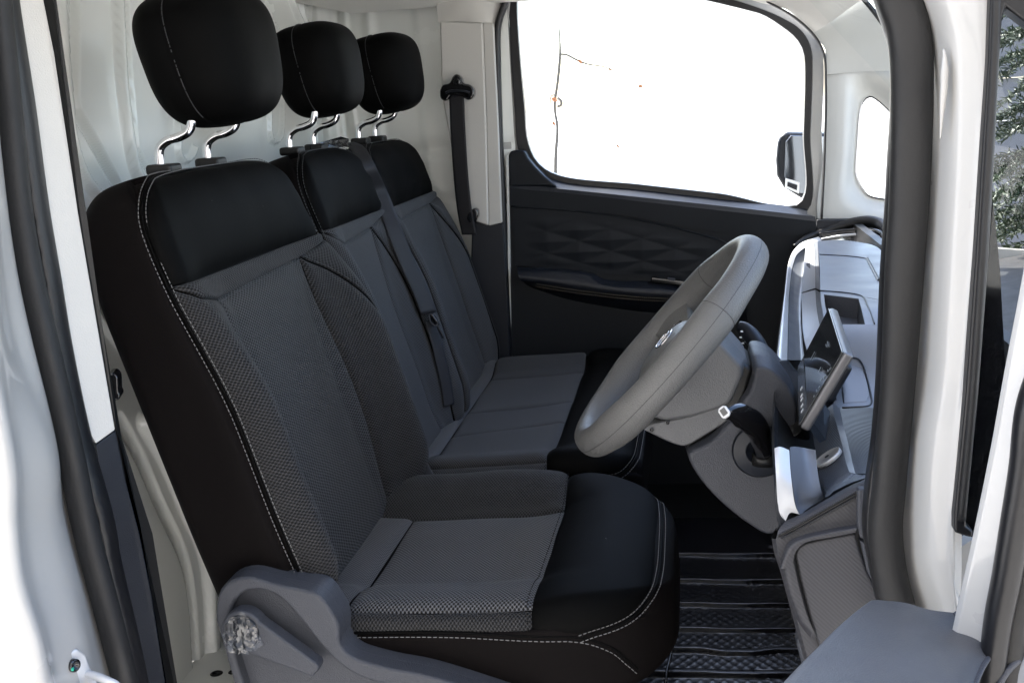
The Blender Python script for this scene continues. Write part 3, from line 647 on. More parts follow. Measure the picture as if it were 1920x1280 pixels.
# trim: rows from the window edge down
def rowp(pts, Y): return [at(u, v, Y=Y) for u, v in pts]
r0 = rowp([(985, 286), (1003, 312), (1045, 336), (1200, 354), (1350, 371), (1512, 390)], 1.335)
r1 = rowp([(984, 293), (1000, 326), (1046, 350), (1200, 367), (1350, 385), (1514, 402)], 1.294)
r2 = rowp([(955, 345), (1000, 350), (1080, 357), (1220, 372), (1370, 388), (1528, 406)], 1.287)
r2b = rowp([(955, 352), (1000, 357), (1080, 364), (1220, 380), (1370, 397), (1530, 415)], 1.283)
r3 = rowp([(956, 385), (1060, 393), (1160, 405), (1290, 432), (1372, 462), (1400, 500)], 1.288)
r3x = rowp([(956, 385), (1060, 393), (1180, 405), (1300, 428), (1420, 440), (1532, 440)], 1.286)
sheet('window_sill', [r0, r1, r2, r2b], M['plastic_dark'], door, nu=60, nv=30)
sheet('upper_trim', [r2b, r3x], M['door_dark'], door, nu=60, nv=8)
prism('door_core', pxpoly([(960, 362), (1524, 424), (1528, 1000), (964, 1000)], 1.306), (0, .03, 0), M['door_dark'], door)
# raised rear corner of the sill
cr_ = prism('sill_corner', pxpoly([(954, 350), (953, 290), (958, 283), (983, 283), (990, 297), (1003, 313), (1020, 330), (1044, 350)], 1.284), (0, .05, 0), M['door_dark'], door, bevel=.006)
# backing trim (everything below), then the recessed quilted insert
sheet('lower_trim', [rowp([(956, 384), (1180, 404), (1532, 440)], 1.291), rowp([(957, 480), (1200, 505), (1534, 540)], 1.296), rowp([(958, 560), (1200, 580), (1534, 610)], 1.292), rowp([(958, 1100), (1200, 1100), (1534, 1100)], 1.30)], M['door_dark'], door, nu=40, nv=24)
def quilt(S, T, G):
    x = G[..., 0]; z = G[..., 2]
    u = ((x-.1)/.085+(z-.62)/.030)*.5; v = ((x-.1)/.085-(z-.62)/.030)*.5
    q = np.minimum(np.abs(u-np.round(u)), np.abs(v-np.round(v)))*2
    w = sstep(S, .03, .15)*(1-sstep(S, .70, .95))*sstep(T, .08, .3)*(1-sstep(T, .8, .97))
    return -.0045*q*w
r4t = rowp([(962, 389), (1060, 396), (1160, 408), (1290, 436), (1366, 462), (1392, 500)], 1.286)
r4b = rowp([(966, 498), (1060, 506), (1130, 513), (1240, 522), (1320, 528), (1385, 536)], 1.289)
ins = sheet('quilted_insert', [r4t, r4b], M['door_dark'], door, nu=150, nv=60, disp=quilt)
tube('insert_piping', catmull(rowp([(960, 387), (1060, 394), (1160, 406), (1290, 433), (1372, 462), (1402, 505)], 1.286), 50), .0018, M['door_dark'], door, k=8)
# armrest with pull pocket
ar = [rowp([(968, 500), (1050, 504), (1110, 512), (1135, 524), (1225, 528), (1400, 545)], 1.285),
      rowp([(970, 506), (1050, 509), (1108, 517), (1132, 532), (1225, 536), (1400, 552)], 1.262),
      rowp([(972, 516), (1050, 524), (1120, 534), (1200, 543), (1290, 548), (1400, 562)], 1.243),
      rowp([(976, 524), (1050, 534), (1120, 545), (1200, 553), (1290, 558), (1400, 572)], 1.243),
      rowp([(985, 532), (1050, 546), (1120, 557), (1200, 566), (1290, 571), (1400, 586)], 1.262),
      rowp([(1000, 540), (1060, 560), (1120, 572), (1200, 584), (1290, 590), (1400, 604)], 1.292)]
sheet('armrest', ar, M['plastic_dark'], door, nu=60, smooth_rows=True, nv=36)
for k_, off in ((0, 0), (1, 5)):
    Pst = catmull(rowp([(1000, 531+off), (1060, 541+off), (1120, 549+off), (1200, 557+off), (1290, 562+off), (1380, 572+off)], 1.2425+.002*k_), 100); parts = []
    for i in range(2, 98): 
        t = Pst[i+1]-Pst[i-1]; t /= np.linalg.norm(t); parts.append(box_geo(Pst[i], t*.0015, Z_*.0005, Y_*.0008))
    raw('stitching', *join_geo(parts), mat('tan_thread', (.16, .13, .09), .6) if k_ == 0 else bpy.data.materials['tan_thread'], door, smooth=False, kind='stuff')
sp0 = prism('switch_plate', rowp([(1222, 520), (1310, 530), (1308, 538), (1220, 529)], 1.262), (0, .02, 0), M['gloss'], door, bevel=.002)
prism('window_switch', rowp([(1252, 521), (1266, 523), (1265, 527), (1251, 525)], 1.256), (0, .012, 0), M['plastic_grey'], door, bevel=.001)
# thin white edge of door between trim and seal
prism('door_edge', pxpoly([(949, 292), (953.5, 292), (956, 450), (958.5, 662), (954.5, 662), (952, 450)], 1.284), (0, .03, 0), M['trim_white'], door)

# door mirror outside the far window -----------------------------------
mir = thing('door_mirror', 'black door mirror outside the far window with a pale label on its glass', 'mirror')
mo = [(1456, 268), (1462, 252), (1475, 248), (1560, 250), (1560, 388), (1500, 372), (1468, 352), (1455, 330), (1453, 300)]
prism('housing', pxpoly(mo, 1.60), (.02, .09, 0), M['plastic_dark'], mir, bevel=.014, seg=4)
prism('mirror_glass', pxpoly([(1473, 266), (1483, 254), (1560, 256), (1560, 370), (1500, 362), (1478, 350), (1471, 330)], 1.592), (0, .006, 0), M['mirror'], mir, bevel=.002)
prism('label_sticker', pxpoly([(1473, 334), (1499, 342), (1498, 363), (1472, 352)], 1.588), (0, .002, 0), M['white_print'], mir)
prism('label_print', pxpoly([(1477, 341), (1495, 347), (1494, 357), (1476, 349)], 1.586), (0, .001, 0), M['plastic_dark'], mir)
prism('mirror_arm', pxpoly([(1550, 372), (1600, 385), (1600, 400), (1545, 386)], 1.44), (0, .2, 0), M['plastic_dark'], mir, bevel=.008)

# far A pillar with quarter window ------------------------------------
qo = [(1619, 194), (1626, 184), (1636, 180), (1650, 188), (1677, 214), (1700, 245), (1700, 395), (1667, 378), (1641, 373), (1629, 367), (1612, 341), (1608, 325), (1611, 270), (1615, 215)]
qc = catmull(pxpoly(qo+[qo[0]], 1.315), 81)[:-1]
oc = catmull(pxpoly([(1548, 60), (1548, 103), (1548, 156), (1545, 280), (1541, 430), (1640, 450), (1760, 460), (1760, 300), (1762, 190), (1724, 134), (1668, 64), (1620, 58), (1575, 50), (1548, 60)], 1.315), 161)[:-1]
# match ring by angle round the window centre
cq = qc.mean(0)
def by_angle(C, n=100):
    a = np.arctan2(C[:, 2]-cq[2], C[:, 0]-cq[0]); o = np.argsort(a); a = a[o]; C = C[o]; t = np.linspace(-math.pi, math.pi, n, endpoint=False)
    return np.stack([np.interp(t, a, C[:, i], period=2*math.pi) for i in range(3)], 1)
Qi = by_angle(qc); Qo_ = by_angle(oc); rings = []
for s_ in (0, .06, .12, .2, .35, .5, .7, .85, 1.0):
    P_ = Qi*(1-s_)+Qo_*s_; P_ = P_.copy(); P_[:, 1] = 1.345-.045*sstep(np.array([s_]), 0, .45)[0]+.02*s_; rings.append(P_)
V = np.concatenate(rings); raw('quarter_pillar', V, gridfaces(len(rings), 100, True), M['trim_white'], body)
qi2 = [cq+(p-cq)*.972 for p in qc]
n_ = len(qc); V = list(qc+np.array([0, .026, 0]))+[p+np.array([0, .026, 0]) for p in qi2]; V += [v+np.array([0, .012, 0]) for v in V]
F = []
for i in range(n_):
    j = (i+1) % n_; F += [(i, j, n_+j, n_+i), (n_+i, n_+j, 3*n_+j, 3*n_+i)]
raw('quarter_seal', V, F, M['rubber_black'], body, smooth=False)
g = raw('quarter_glass', [p+np.array([0, .034, 0]) for p in qc], [tuple(range(n_))], None, body, smooth=False); g.data.materials.append(bpy.data.materials['thin_glass'])
# upper part of the pillar sweeping up to the windscreen
sheet('windscreen_pillar', [A3([(1520, 58, 1.30), (1565, 34, 1.27), (1612, -6, 1.235)]), A3([(1548, 96, 1.305), (1600, 76, 1.285), (1666, 62, 1.26)]), A3([(1549, 140, 1.31), (1630, 134, 1.30), (1724, 134, 1.28)])], M['trim_white'], body, nu=40, smooth_rows=True, nv=24)
sheet('headliner_edge', [A3([(1380, -80, 1.20), (1450, -80, 1.15), (1640, -80, 1.1)]), A3([(1400, -6, 1.27), (1450, -30, 1.22), (1620, -40, 1.15)]), A3([(1478, 20, 1.29), (1510, 0, 1.26), (1614, -6, 1.2)]), A3([(1524, 63, 1.30), (1560, 40, 1.27), (1612, 2, 1.21)])], M['liner'], body, nu=30, smooth_rows=True, nv=24)
tube('windscreen_seal', A3([(1612, -10, 1.20), (1640, 24, 1.18), (1668, 62, 1.16), (1720, 130, 1.12)]), .006, M['rubber_black'], body, n=30)
ff([(1380, -30), (1430, 0), (1485, 30), (1525, 66), (1544, 100), (1548, 160), (1546, 280), (1540, 410)], 1.29, 'door_seal', M['rubber_black'], .006, th=.014)
prism('pillar_backing', pxpoly([(1480, -100), (1606, -100), (1606, -4), (1650, 60), (1760, 78), (1560, 96), (1524, 66), (1480, 20)], 1.352), (0, .03, 0), M['paint'], body)
# roof bow over the windscreen so that daylight enters only through glass
prism('windscreen_header', [(.62, -.48, 1.34), (.80, -.40, 1.32), (.80, 1.28, 1.32), (.62, 1.40, 1.34)], (0, 0, .04), M['paint'], body, bevel=.01)
# ------------------------------------------------------------------ near side: B pillar, seals, outer skin
def ext(P, ztop=1.35):
    # run a member on upwards, in its own direction, to the roof rail
    P = [np.asarray(q, float) for q in P]; d = P[0]-P[1]
    return [P[0]+d*max(0, (ztop-P[0][2])/max(d[2], 1e-3))]+P
def rubber_roll(name, pts, Y, w, h, par, m, n=90, ripple=0):
    P = pxpoly(pts, Y) if len(pts[0]) == 2 else A3(pts)
    if par is body: P = ext(P)
    P = catmull(P, n)
    k = 18; T, N, B = frames(P); nrm = np.array([0, -1., 0]); V = []
    S = np.cross(T, nrm); S /= np.linalg.norm(S, axis=1)[:, None]
    wv = np.broadcast_to(w, n) if np.ndim(w) == 0 else np.interp(np.linspace(0, 1, n), np.linspace(0, 1, len(w)), w)
    for i in range(n):
        for j in range(k):
            a = 2*math.pi*j/k; rr = 1+ripple*math.sin(i*2.1+j)*max(0, math.sin(a))
            V.append(P[i]+S[i]*wv[i]/2*math.copysign(abs(math.cos(a))**.8, math.cos(a))+nrm*h*math.copysign(abs(math.sin(a))**.8, math.sin(a))*rr)
    return raw(name, V, gridfaces(n, k, True)+[tuple(range(k))[::-1], tuple((n-1)*k+i for i in range(k))], m, par)
pw = .00060 # metres per photograph pixel at this depth
# outer skin and return flange
so_rows = [ext(r) for r in [A3([(-160, -80, -.66), (-160, 700, -.66), (-150, 1100, -.66), (-120, 1380, -.66)]),
     A3([(-60, -80, -.655), (-30, 600, -.655), (0, 900, -.655), (4, 1000, -.655), (20, 1100, -.655), (60, 1380, -.655)]),
     A3([(-55, -80, -.648), (-22, 600, -.648), (24, 880, -.648), (27, 985, -.648), (38, 1080, -.648), (72, 1210, -.648), (100, 1380, -.648)]),
     A3([(-40, -80, -.61), (0, 600, -.61), (42, 880, -.61), (46, 985, -.61), (60, 1080, -.61), (98, 1210, -.61), (130, 1380, -.61)]),
     A3([(-34, -80, -.55), (20, 600, -.55), (96, 850, -.55), (104, 985, -.55), (126, 1085, -.55), (158, 1205, -.55), (190, 1380, -.55)]),
     A3([(-30, -80, -.515), (30, 500, -.515), (110, 850, -.515), (118, 960, -.515), (146, 1080, -.515), (176, 1205, -.515), (212, 1380, -.515)]),
     A3([(-70, -80, -.48), (4, 330, -.48), (62, 640, -.48), (106, 850, -.48), (138, 1000, -.48), (175, 1130, -.48), (216, 1290, -.48), (238, 1380, -.48)]),
     A3([(-20, -80, -.46), (54, 330, -.46), (112, 640, -.46), (156, 850, -.46), (188, 1000, -.46), (225, 1130, -.46), (266, 1290, -.46), (288, 1380, -.46)])]]
so_rows = [[q+np.array([-.22, .0, 0]) for q in so_rows[0]]]+so_rows
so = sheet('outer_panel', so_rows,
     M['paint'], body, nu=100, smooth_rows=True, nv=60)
# thick opening seal: flat grey lip and dark inner roll
rubber_roll('opening_seal', [(-14, -120), (-6, 0), (10, 160), (35, 400), (58, 530), (84, 640), (128, 830), (163, 1000), (200, 1140), (238, 1290), (262, 1400)], -.485, .030, .014, body, M['rubber'])
rubber_roll('opening_seal_lip', [(2, -120), (15, 0), (46, 200), (72, 390), (96, 530), (116, 650), (152, 820), (196, 980), (210, 1060), (236, 1170), (262, 1290), (280, 1400)], -.455, .018, .016, body, M['rubber_black'], ripple=.12)
# pale trim and navy lower trim of the near pillar, an L section running inwards
tr1 = prism('pillar_trim', A3([(10, -120, -.44), (62, -120, -.40), (82, 0, -.40), (102, 100, -.40), (147, 400, -.40), (188, 640, -.40), (216, 806, -.40), (180, 832, -.44), (160, 800, -.44), (110, 560, -.44), (60, 240, -.44)]), (-.012, .012, 0), M['trim'], body, bevel=.002)
prism('lower_pillar_trim', A3([(180, 834, -.44), (217, 807, -.40), (236, 900, -.40), (262, 1000, -.40), (284, 1110, -.40), (312, 1290, -.40), (330, 1400, -.40), (262, 1400, -.44), (240, 1250, -.44), (216, 1080, -.44), (196, 940, -.44)]), (-.012, .012, 0), M['plastic_dark'], body, bevel=.002)
prism('pillar_shade_strip', A3([(86, -120, -.398), (150, 400, -.398), (219, 806, -.398), (264, 990, -.398), (332, 1400, -.398), (352, 1400, -.35), (286, 1000, -.36), (228, 820, -.385), (152, 380, -.39), (89, -120, -.39)]), (-.03, .0, 0), M['black'], body)  # black strip stands in for the shadow between pillar trim and bulkhead
sr = prism('seat_belt_guide', A3([(200, 700, -.345), (214, 699, -.345), (221, 708, -.345), (222, 735, -.345), (226, 742, -.345), (222, 752, -.345), (206, 752, -.345)]), (-.01, .03, 0), M['gloss'], None, bevel=.004)
tag(sr, 'small glossy black belt guide showing behind the near pale pillar trim', 'belt guide')
# striker plate and latch bow
stp = thing('door_striker', 'silver striker plate with wire bow and black round screw on the near white pillar', 'door striker')
pl_ = A3([(82, 1290, -.60), (86, 1252, -.59), (96, 1228, -.585), (126, 1210, -.565), (142, 1222, -.555), (150, 1244, -.55), (160, 1262, -.545), (172, 1300, -.545), (172, 1330, -.545), (84, 1330, -.6)])
pn = np.cross(pl_[4]-pl_[0], pl_[7]-pl_[0]); pn /= np.linalg.norm(pn); pn = pn if pn @ (CAM-pl_[0]) > 0 else -pn
pl_ = [p+pn*.012 for p in pl_]
prism('plate', pl_, pn*.006, M['silver'], stp, bevel=.003)
ps = pl_[0]*.38+pl_[4]*.62; a1 = (pl_[4]-pl_[0]); a1 /= np.linalg.norm(a1); a2 = np.cross(pn, a1)
V, F = disc_geo(at(117, 1241, Y=-.575)+pn*.019, a1, a2, pn, [(.0075, -.008), (.0075, .003), (.0065, .004), (.0035, .004), (.003, .001), (0, .001)], 24); scw = raw('screw', V, F, M['gloss'], stp)
V, F = disc_geo(at(110, 1247, Y=-.58)+pn*.0235, a1, a2, pn, [(.0022, 0), (.0022, .0006), (0, .0006)], 12); raw('green_dot', V, F, M['green'], stp)
V, F = disc_geo(at(102, 1250, Y=-.58)+pn*.021, a1, a2, pn, [(.0018, 0), (.0018, .001), (0, .001)], 12); raw('green_dot', V, F, M['green'], stp)
c0 = at(120, 1270, Y=-.57)+pn*.012; c1 = at(96, 1285, Y=-.585)+pn*.012
tube('striker_bow', [at(146, 1262, Y=-.555)+pn*.01, at(140, 1256, Y=-.555)+pn*.03, at(150, 1262, Y=-.555)+pn*.048, at(165, 1272, Y=-.555)+pn*.05, at(150, 1284, Y=-.56)+pn*.05, at(110, 1288, Y=-.575)+pn*.04, at(95, 1300, Y=-.58)+pn*.012], .0048, M['silver'], stp, n=50)

# ------------------------------------------------------------------ near A pillar
rubber_roll('opening_seal', [(1640, -160), (1686, 0), (1700, 40), (1708, 95), (1710, 160), (1708, 270), (1704, 380), (1696, 500), (1684, 710), (1672, 850), (1666, 920), (1660, 985), (1668, 1070), (1690, 1160), (1715, 1220)], -.47, [.0405, .0405, .041, .040, .039, .038, .034, .034, .036, .040], .018, body, M['rubber'], n=110)
rubber_roll('opening_seal_lip', [(1600, -160), (1650, 0), (1664, 40), (1680, 100), (1681, 200), (1675, 300), (1670, 400), (1662, 510), (1654, 700), (1644, 830), (1634, 900), (1628, 990), (1640, 1060), (1652, 1120), (1680, 1200)], -.445, .012, .016, body, M['rubber_black'], n=110)
# white pillar skin between the seal and the quarter window
rows_ = []
for dx0, Yd in ((-14, -.440), (4, -.458), (20, -.482), (48, -.508), (84, -.52)):
    rows_.append(A3([(1640+dx0*1.5, -160, Yd), (1700+dx0*1.3, -20, Yd), (1733+dx0, 60, Yd), (1742+dx0, 156, Yd), (1742+dx0, 273, Yd), (1731+dx0, 500, Yd), (1718+dx0, 714, Yd), (1700+dx0, 832, Yd), (1694+dx0, 980, Yd), (1700+dx0, 1067, Yd), (1722+dx0, 1140, Yd), (1760+dx0, 1240, Yd)]))
rows_.append(A3([(1860, -160, -.525), (1857, -20, -.525), (1856, 60, -.525), (1852, 156, -.525), (1844, 273, -.525), (1830, 500, -.525), (1812, 714, -.525), (1802, 832, -.525), (1790, 980, -.525), (1789, 1067, -.525), (1788, 1140, -.525), (1800, 1240, -.525)]))
rows_.append(A3([(1875, -160, -.50), (1872, -20, -.50), (1870, 60, -.50), (1866, 156, -.50), (1858, 273, -.50), (1844, 500, -.50), (1826, 714, -.50), (1816, 832, -.50), (1804, 980, -.50), (1803, 1067, -.50), (1802, 1140, -.50), (1820, 1240, -.50)]))
def pinch(S, T, G):
    # shallow pressed bead near the seal
    return 0*S
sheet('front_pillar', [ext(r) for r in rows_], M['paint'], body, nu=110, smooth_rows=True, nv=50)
# pressed dimple line on the pillar and the raised moulding in front of the quarter glass
tube('pillar_bead', A3([(1769, 92, -.508), (1771, 110, -.509), (1770, 160, -.509), (1767, 200, -.508), (1763, 260, -.506)]), [.001, .004, .0035, .002, .0006], M['paint'], body, n=40, k=14)
prism('cowl_side', A3([(1716, 1080, -.452), (1840, 1000, -.452), (1990, 900, -.452), (1990, 1400, -.452), (1760, 1400, -.452), (1724, 1180, -.452)]), (0, .02, 0), M['paint'], body)
prism('roof_rail', [(XB-.05, -.53, 1.33), (.66, -.53, 1.33), (.74, -.53, 1.37), (XB-.05, -.53, 1.39)], (0, .09, 0), M['paint'], body, bevel=.012)
# quarter window of the near side: rubber frame, dark reveal, glass
qf = [(1846, -60), (1857, 0), (1853, 117), (1843, 273), (1831, 469), (1812, 734), (1790, 968), (1790, 999), (1823, 1010), (1880, 1016), (2300, 1016), (2300, -60)]
qi = [(1870, -60), (1880, 20), (1875, 156), (1866, 300), (1852, 500), (1834, 734), (1812, 975), (1818, 996), (1880, 1000), (2280, 1000), (2280, 60), (1910, 18)]
prism('quarter_frame', A3([(1852, -60, -.537), (1857, 0, -.537), (1853, 117, -.537), (1843, 273, -.537), (1831, 469, -.537), (1812, 734, -.537), (1790, 968, -.537), (1790, 999, -.537), (1823, 1009, -.537), (1826, 996, -.537), (1812, 986, -.537), (1814, 960, -.537), (1836, 734, -.537), (1856, 469, -.537), (1867, 273, -.537), (1875, 117, -.537), (1880, 36, -.537), (1886, 14, -.537), (1920, 40, -.537), (2000, 100, -.537), (2000, -60, -.537)]), (0, .03, 0), M['rubber_black'], body, bevel=.003)
tube('frame_edge', A3([(1866, -40, -.541), (1868, 0, -.541), (1864, 117, -.541), (1855, 273, -.541), (1843, 469, -.541), (1825, 734, -.541), (1803, 975, -.541)]), .004, M['rubber'], body, n=50)
prism('inner_reveal', A3([(1872, 473, -.52), (1876, 520, -.52), (1880, 600, -.52), (1886, 700, -.52), (1870, 900, -.52), (1855, 1012, -.52), (1810, 1004, -.52), (1812, 960, -.52), (1834, 734, -.52), (1854, 480, -.52), (1862, 380, -.52)]), (0, .06, 0), M['gloss'], body)
qg = raw('quarter_glass', A3([(1866, -60, -.528), (1866, 120, -.528), (1855, 300, -.528), (1840, 600, -.528), (1800, 1004, -.528), (2250, 1010, -.528), (2250, -60, -.528)]), [tuple(range(7))], None, body, smooth=False)
qg.data.materials.append(bpy.data.materials['thin_glass'])

# ------------------------------------------------------------------ open driver's door at the right edge
dd = thing('driver_door', 'open near side door at the right edge, white frame with black seal and grey trim top', 'van door')
# edge of the door shell (white), black weather seal on its far side
sheet('door_shell', [A3([(1990, 60, -.64), (1920, 500, -.64), (1884, 691, -.64), (1859, 831, -.64), (1829, 980, -.64), (1792, 1150, -.64), (1760, 1300, -.64), (1740, 1400, -.64)]),
       A3([(1996, 120, -.645), (1930, 506, -.645), (1892, 698, -.645), (1868, 836, -.645), (1838, 984, -.645), (1801, 1154, -.645), (1770, 1300, -.645), (1750, 1400, -.645)]),
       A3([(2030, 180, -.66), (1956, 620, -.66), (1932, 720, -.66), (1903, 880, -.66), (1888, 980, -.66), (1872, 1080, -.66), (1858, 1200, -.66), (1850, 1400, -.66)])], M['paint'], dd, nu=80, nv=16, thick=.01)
rubber_roll('door_seal', [(1985, 640, -.665), (1938, 760, -.665), (1922, 880, -.665), (1905, 980, -.665), (1886, 1090, -.665), (1872, 1160, -.665), (1862, 1240, -.665), (1850, 1400, -.665)], 0, [.028, .026, .024, .022, .020], .014, dd, M['rubber_black'], n=80)
rubber_roll('door_seal_lip', [(2010, 640, -.655), (1966, 760, -.655), (1950, 880, -.655), (1934, 980, -.655), (1915, 1090, -.655), (1900, 1160, -.655), (1890, 1240, -.655), (1870, 1400, -.655)], 0, [.030, .026, .024, .022], .018, dd, M['rubber'], n=80)
prism('door_body', A3([(1990, 620, -.63), (1930, 860, -.63), (1900, 1060, -.63), (1870, 1250, -.63), (1860, 1420, -.63), (2100, 1420, -.63), (2100, 620, -.63)]), (0, .02, 0), M['gloss'], dd)
tube('door_moulding', A3([(1910, 1236, -.67), (1890, 1256, -.675), (1868, 1290, -.68)]), .003, M['plastic_grey'], dd, n=20)
prism('door_corner', A3([(1914, 1238, -.672), (1960, 1200, -.672), (1960, 1340, -.672), (1880, 1340, -.672), (1896, 1270, -.672)]), (0, .01, 0), M['plastic_dash'], dd, bevel=.004)
# grey door trim: a sloping top face with a bevelled inboard edge
top_ = [A3([(1648, 1124, -.60), (1700, 1130, -.60), (1742, 1142, -.60), (1790, 1148, -.61)]),
        A3([(1625, 1140, -.63), (1700, 1150, -.63), (1770, 1164, -.625), (1810, 1166, -.62)]),
        A3([(1590, 1170, -.68), (1690, 1184, -.68), (1780, 1196, -.66), (1838, 1188, -.645)]),
        A3([(1560, 1202, -.73), (1680, 1216, -.73), (1790, 1222, -.69), (1855, 1222, -.665)]),
        A3([(1520, 1244, -.80), (1660, 1260, -.79), (1790, 1262, -.74), (1842, 1252, -.70)]),
        A3([(1480, 1290, -.87), (1640, 1310, -.86), (1780, 1310, -.80), (1826, 1290, -.75)]),
        A3([(1400, 1400, -1.0), (1580, 1420, -.98), (1740, 1420, -.90), (1790, 1380, -.84)])]
dt = sheet('door_trim', top_, M['door_grey'], dd, nu=40, smooth_rows=True, nv=50)
edge_ = [[r[0] for r in top_], A3([(1632, 1126, -.604), (1612, 1140, -.63), (1574, 1172, -.68), (1542, 1204, -.73), (1500, 1246, -.80), (1458, 1292, -.87), (1376, 1402, -1.0)]),
         A3([(1622, 1142, -.60), (1602, 1160, -.63), (1562, 1196, -.68), (1528, 1230, -.73), (1484, 1276, -.80), (1440, 1324, -.87), (1350, 1440, -1.0)])]
sheet('trim_edge', edge_, M['door_grey'], dd, nu=40, smooth_rows=True, nv=14)
sheet('trim_side', [edge_[2], [p-Z_*.25+X_*.01 for p in edge_[2]]], M['door_grey'], dd, nu=30, nv=4)
rt = [r[-1] for r in top_]
tube('trim_lip', [rt[0], rt[1], rt[2], at(1840, 1180, Y=-.64), at(1838, 1206, Y=-.655), at(1862, 1212, Y=-.66), rt[3]+X_*.002, rt[4], rt[5]], .0022, M['plastic_grey'], dd, n=80, k=8)

# ------------------------------------------------------------------ dashboard
dash = thing('dashboard', 'blue grey dashboard with silver edge strip, open tray and recessed lid', 'dashboard')
def drow(pts): return [at(u, v, Y=Y) for u, v, Y in pts]
sL = drow([(1473, 976, -.375), (1462, 962, -.375), (1455, 890, -.37), (1452, 830, -.33), (1453, 760, -.16), (1455, 690, .045), (1460, 635, .23), (1466, 590, .45), (1472, 545, .72), (1480, 487, 1.10), (1490, 468, 1.20), (1505, 454, 1.25), (1537, 444, 1.28)])
sR = drow([(1500, 964, -.37), (1492, 950, -.372), (1484, 900, -.365), (1479, 830, -.32), (1477, 760, -.15), (1476, 690, .055), (1477, 635, .24), (1478, 590, .46), (1480, 545, .73), (1488, 492, 1.08), (1496, 475, 1.17), (1512, 463, 1.22), (1541, 451, 1.255)])
mid = [(a+b)/2+np.array([-.003, 0, .006]) for a, b in zip(sL, sR)]
def cut(P, n=200):
    C = catmull(P, n); q = (C-CAM); v = 640-FPX*(q@CU)/(q@CF); return C[v > 836], C[v < 676]
for part in (0, 1):
    sheet('silver_strip', [cut(sL)[part], cut(mid)[part], cut(sR)[part]], M['silver'], dash, nu=90, smooth_rows=True, nv=14)
lowr = [p+np.array([.004, 0, -.030]) for p in sL]
sheet('strip_underside', [sL, [p+np.array([-.003, 0, -.010]) for p in sL], lowr], M['plastic_dark'], dash, nu=120, nv=8)
# trough behind the strip
tr2 = [[p+np.array([.001, 0, -.002]) for p in sR],
       drow([(1508, 958, -.355), (1500, 946, -.355), (1496, 900, -.35), (1492, 840, -.31), (1490, 770, -.13), (1489, 700, .05), (1489, 640, .26), (1488, 595, .48), (1490, 550, .75), (1496, 500, 1.08), (1502, 484, 1.17), (1515, 471, 1.22), (1535, 460, 1.25)]),
       drow([(1535, 940, -.33), (1525, 930, -.34), (1518, 900, -.33), (1512, 845, -.29), (1506, 775, -.11), (1503, 700, .08), (1501, 640, .29), (1500, 590, .52), (1502, 545, .80), (1505, 505, 1.08), (1508, 488, 1.17), (1518, 474, 1.22), (1530, 462, 1.25)]),
       drow([(1545, 934, -.32), (1540, 920, -.33), (1534, 890, -.32), (1528, 830, -.28), (1518, 760, -.10), (1510, 690, .10), (1504, 630, .31), (1502, 580, .54), (1506, 530, .82), (1508, 500, 1.08), (1510, 480, 1.17), (1518, 468, 1.22), (1528, 458, 1.25)])]
for part in (0, 1): sheet('tray', [cut(r)[part] for r in tr2], M['plastic_dash'], dash, nu=90, smooth_rows=True, nv=24)
# facetted vent band, two lengths with a joint, and the narrow second facet
def dl(pts): return drow(pts)
vA = [dl([(1507, 522, .80), (1508, 500, .95), (1510, 470, 1.17), (1512, 462, 1.22)]), dl([(1529, 540, .76), (1529, 510, .93), (1527, 470, 1.17), (1525, 454, 1.24)])]
vB = [dl([(1503, 550, .66), (1504, 590, .50), (1506, 625, .36), (1514, 660, .22), (1530, 700, .10)]), dl([(1529, 543, .74), (1531, 575, .58), (1536, 605, .44), (1546, 650, .27), (1560, 700, .10)])]
vA[0] = dl([(1503, 548, .67), (1507, 510, .88), (1509, 480, 1.08), (1511, 462, 1.22)])
sheet('vent_band', vA, M['band'], dash, nu=30, nv=6)
sheet('vent_band', vB, M['band'], dash, nu=30, nv=6)
prism('band_switch', dl([(1512, 493, .99), (1519, 494, .99), (1519, 503, .95), (1512, 502, .95)]), (0, 0, .001), M['plastic_grey'], dash)
fA = [dl([(1529.5, 540, .755), (1529.5, 510, .93), (1527.5, 470, 1.17), (1525.5, 454, 1.24)]), dl([(1538, 545, .74), (1536, 510, .93), (1534, 470, 1.17), (1533, 453, 1.24)])]
fB = [dl([(1529.5, 543, .745), (1531.5, 575, .585), (1536.5, 605, .445), (1546.5, 650, .275), (1560.5, 700, .105)]), dl([(1538, 548, .73), (1541, 577, .58), (1548, 607, .44), (1562, 650, .28), (1580, 700, .11)])]
sheet('vent_facet', fA, M['plastic_dash'], dash, nu=20, nv=4); sheet('vent_facet', fB, M['plastic_dash'], dash, nu=20, nv=4)
# upper dash skin with the recess cut out: built as strips round it
def dz(u, v): # height of the dash top falls slightly to the near end
    return at(u, v, Z=.70+.0*v)
def TP(u, v, z=None):
    t = min(1, max(0, (v-450)/420)); return at(u, v, Z=(.735 if z is None else z)-.0*t)
TPZ = .725
def tp(pts, z=TPZ): return [at(u, v, Z=z-.085*float(sstep(v, 560, 765))) for u, v in pts]
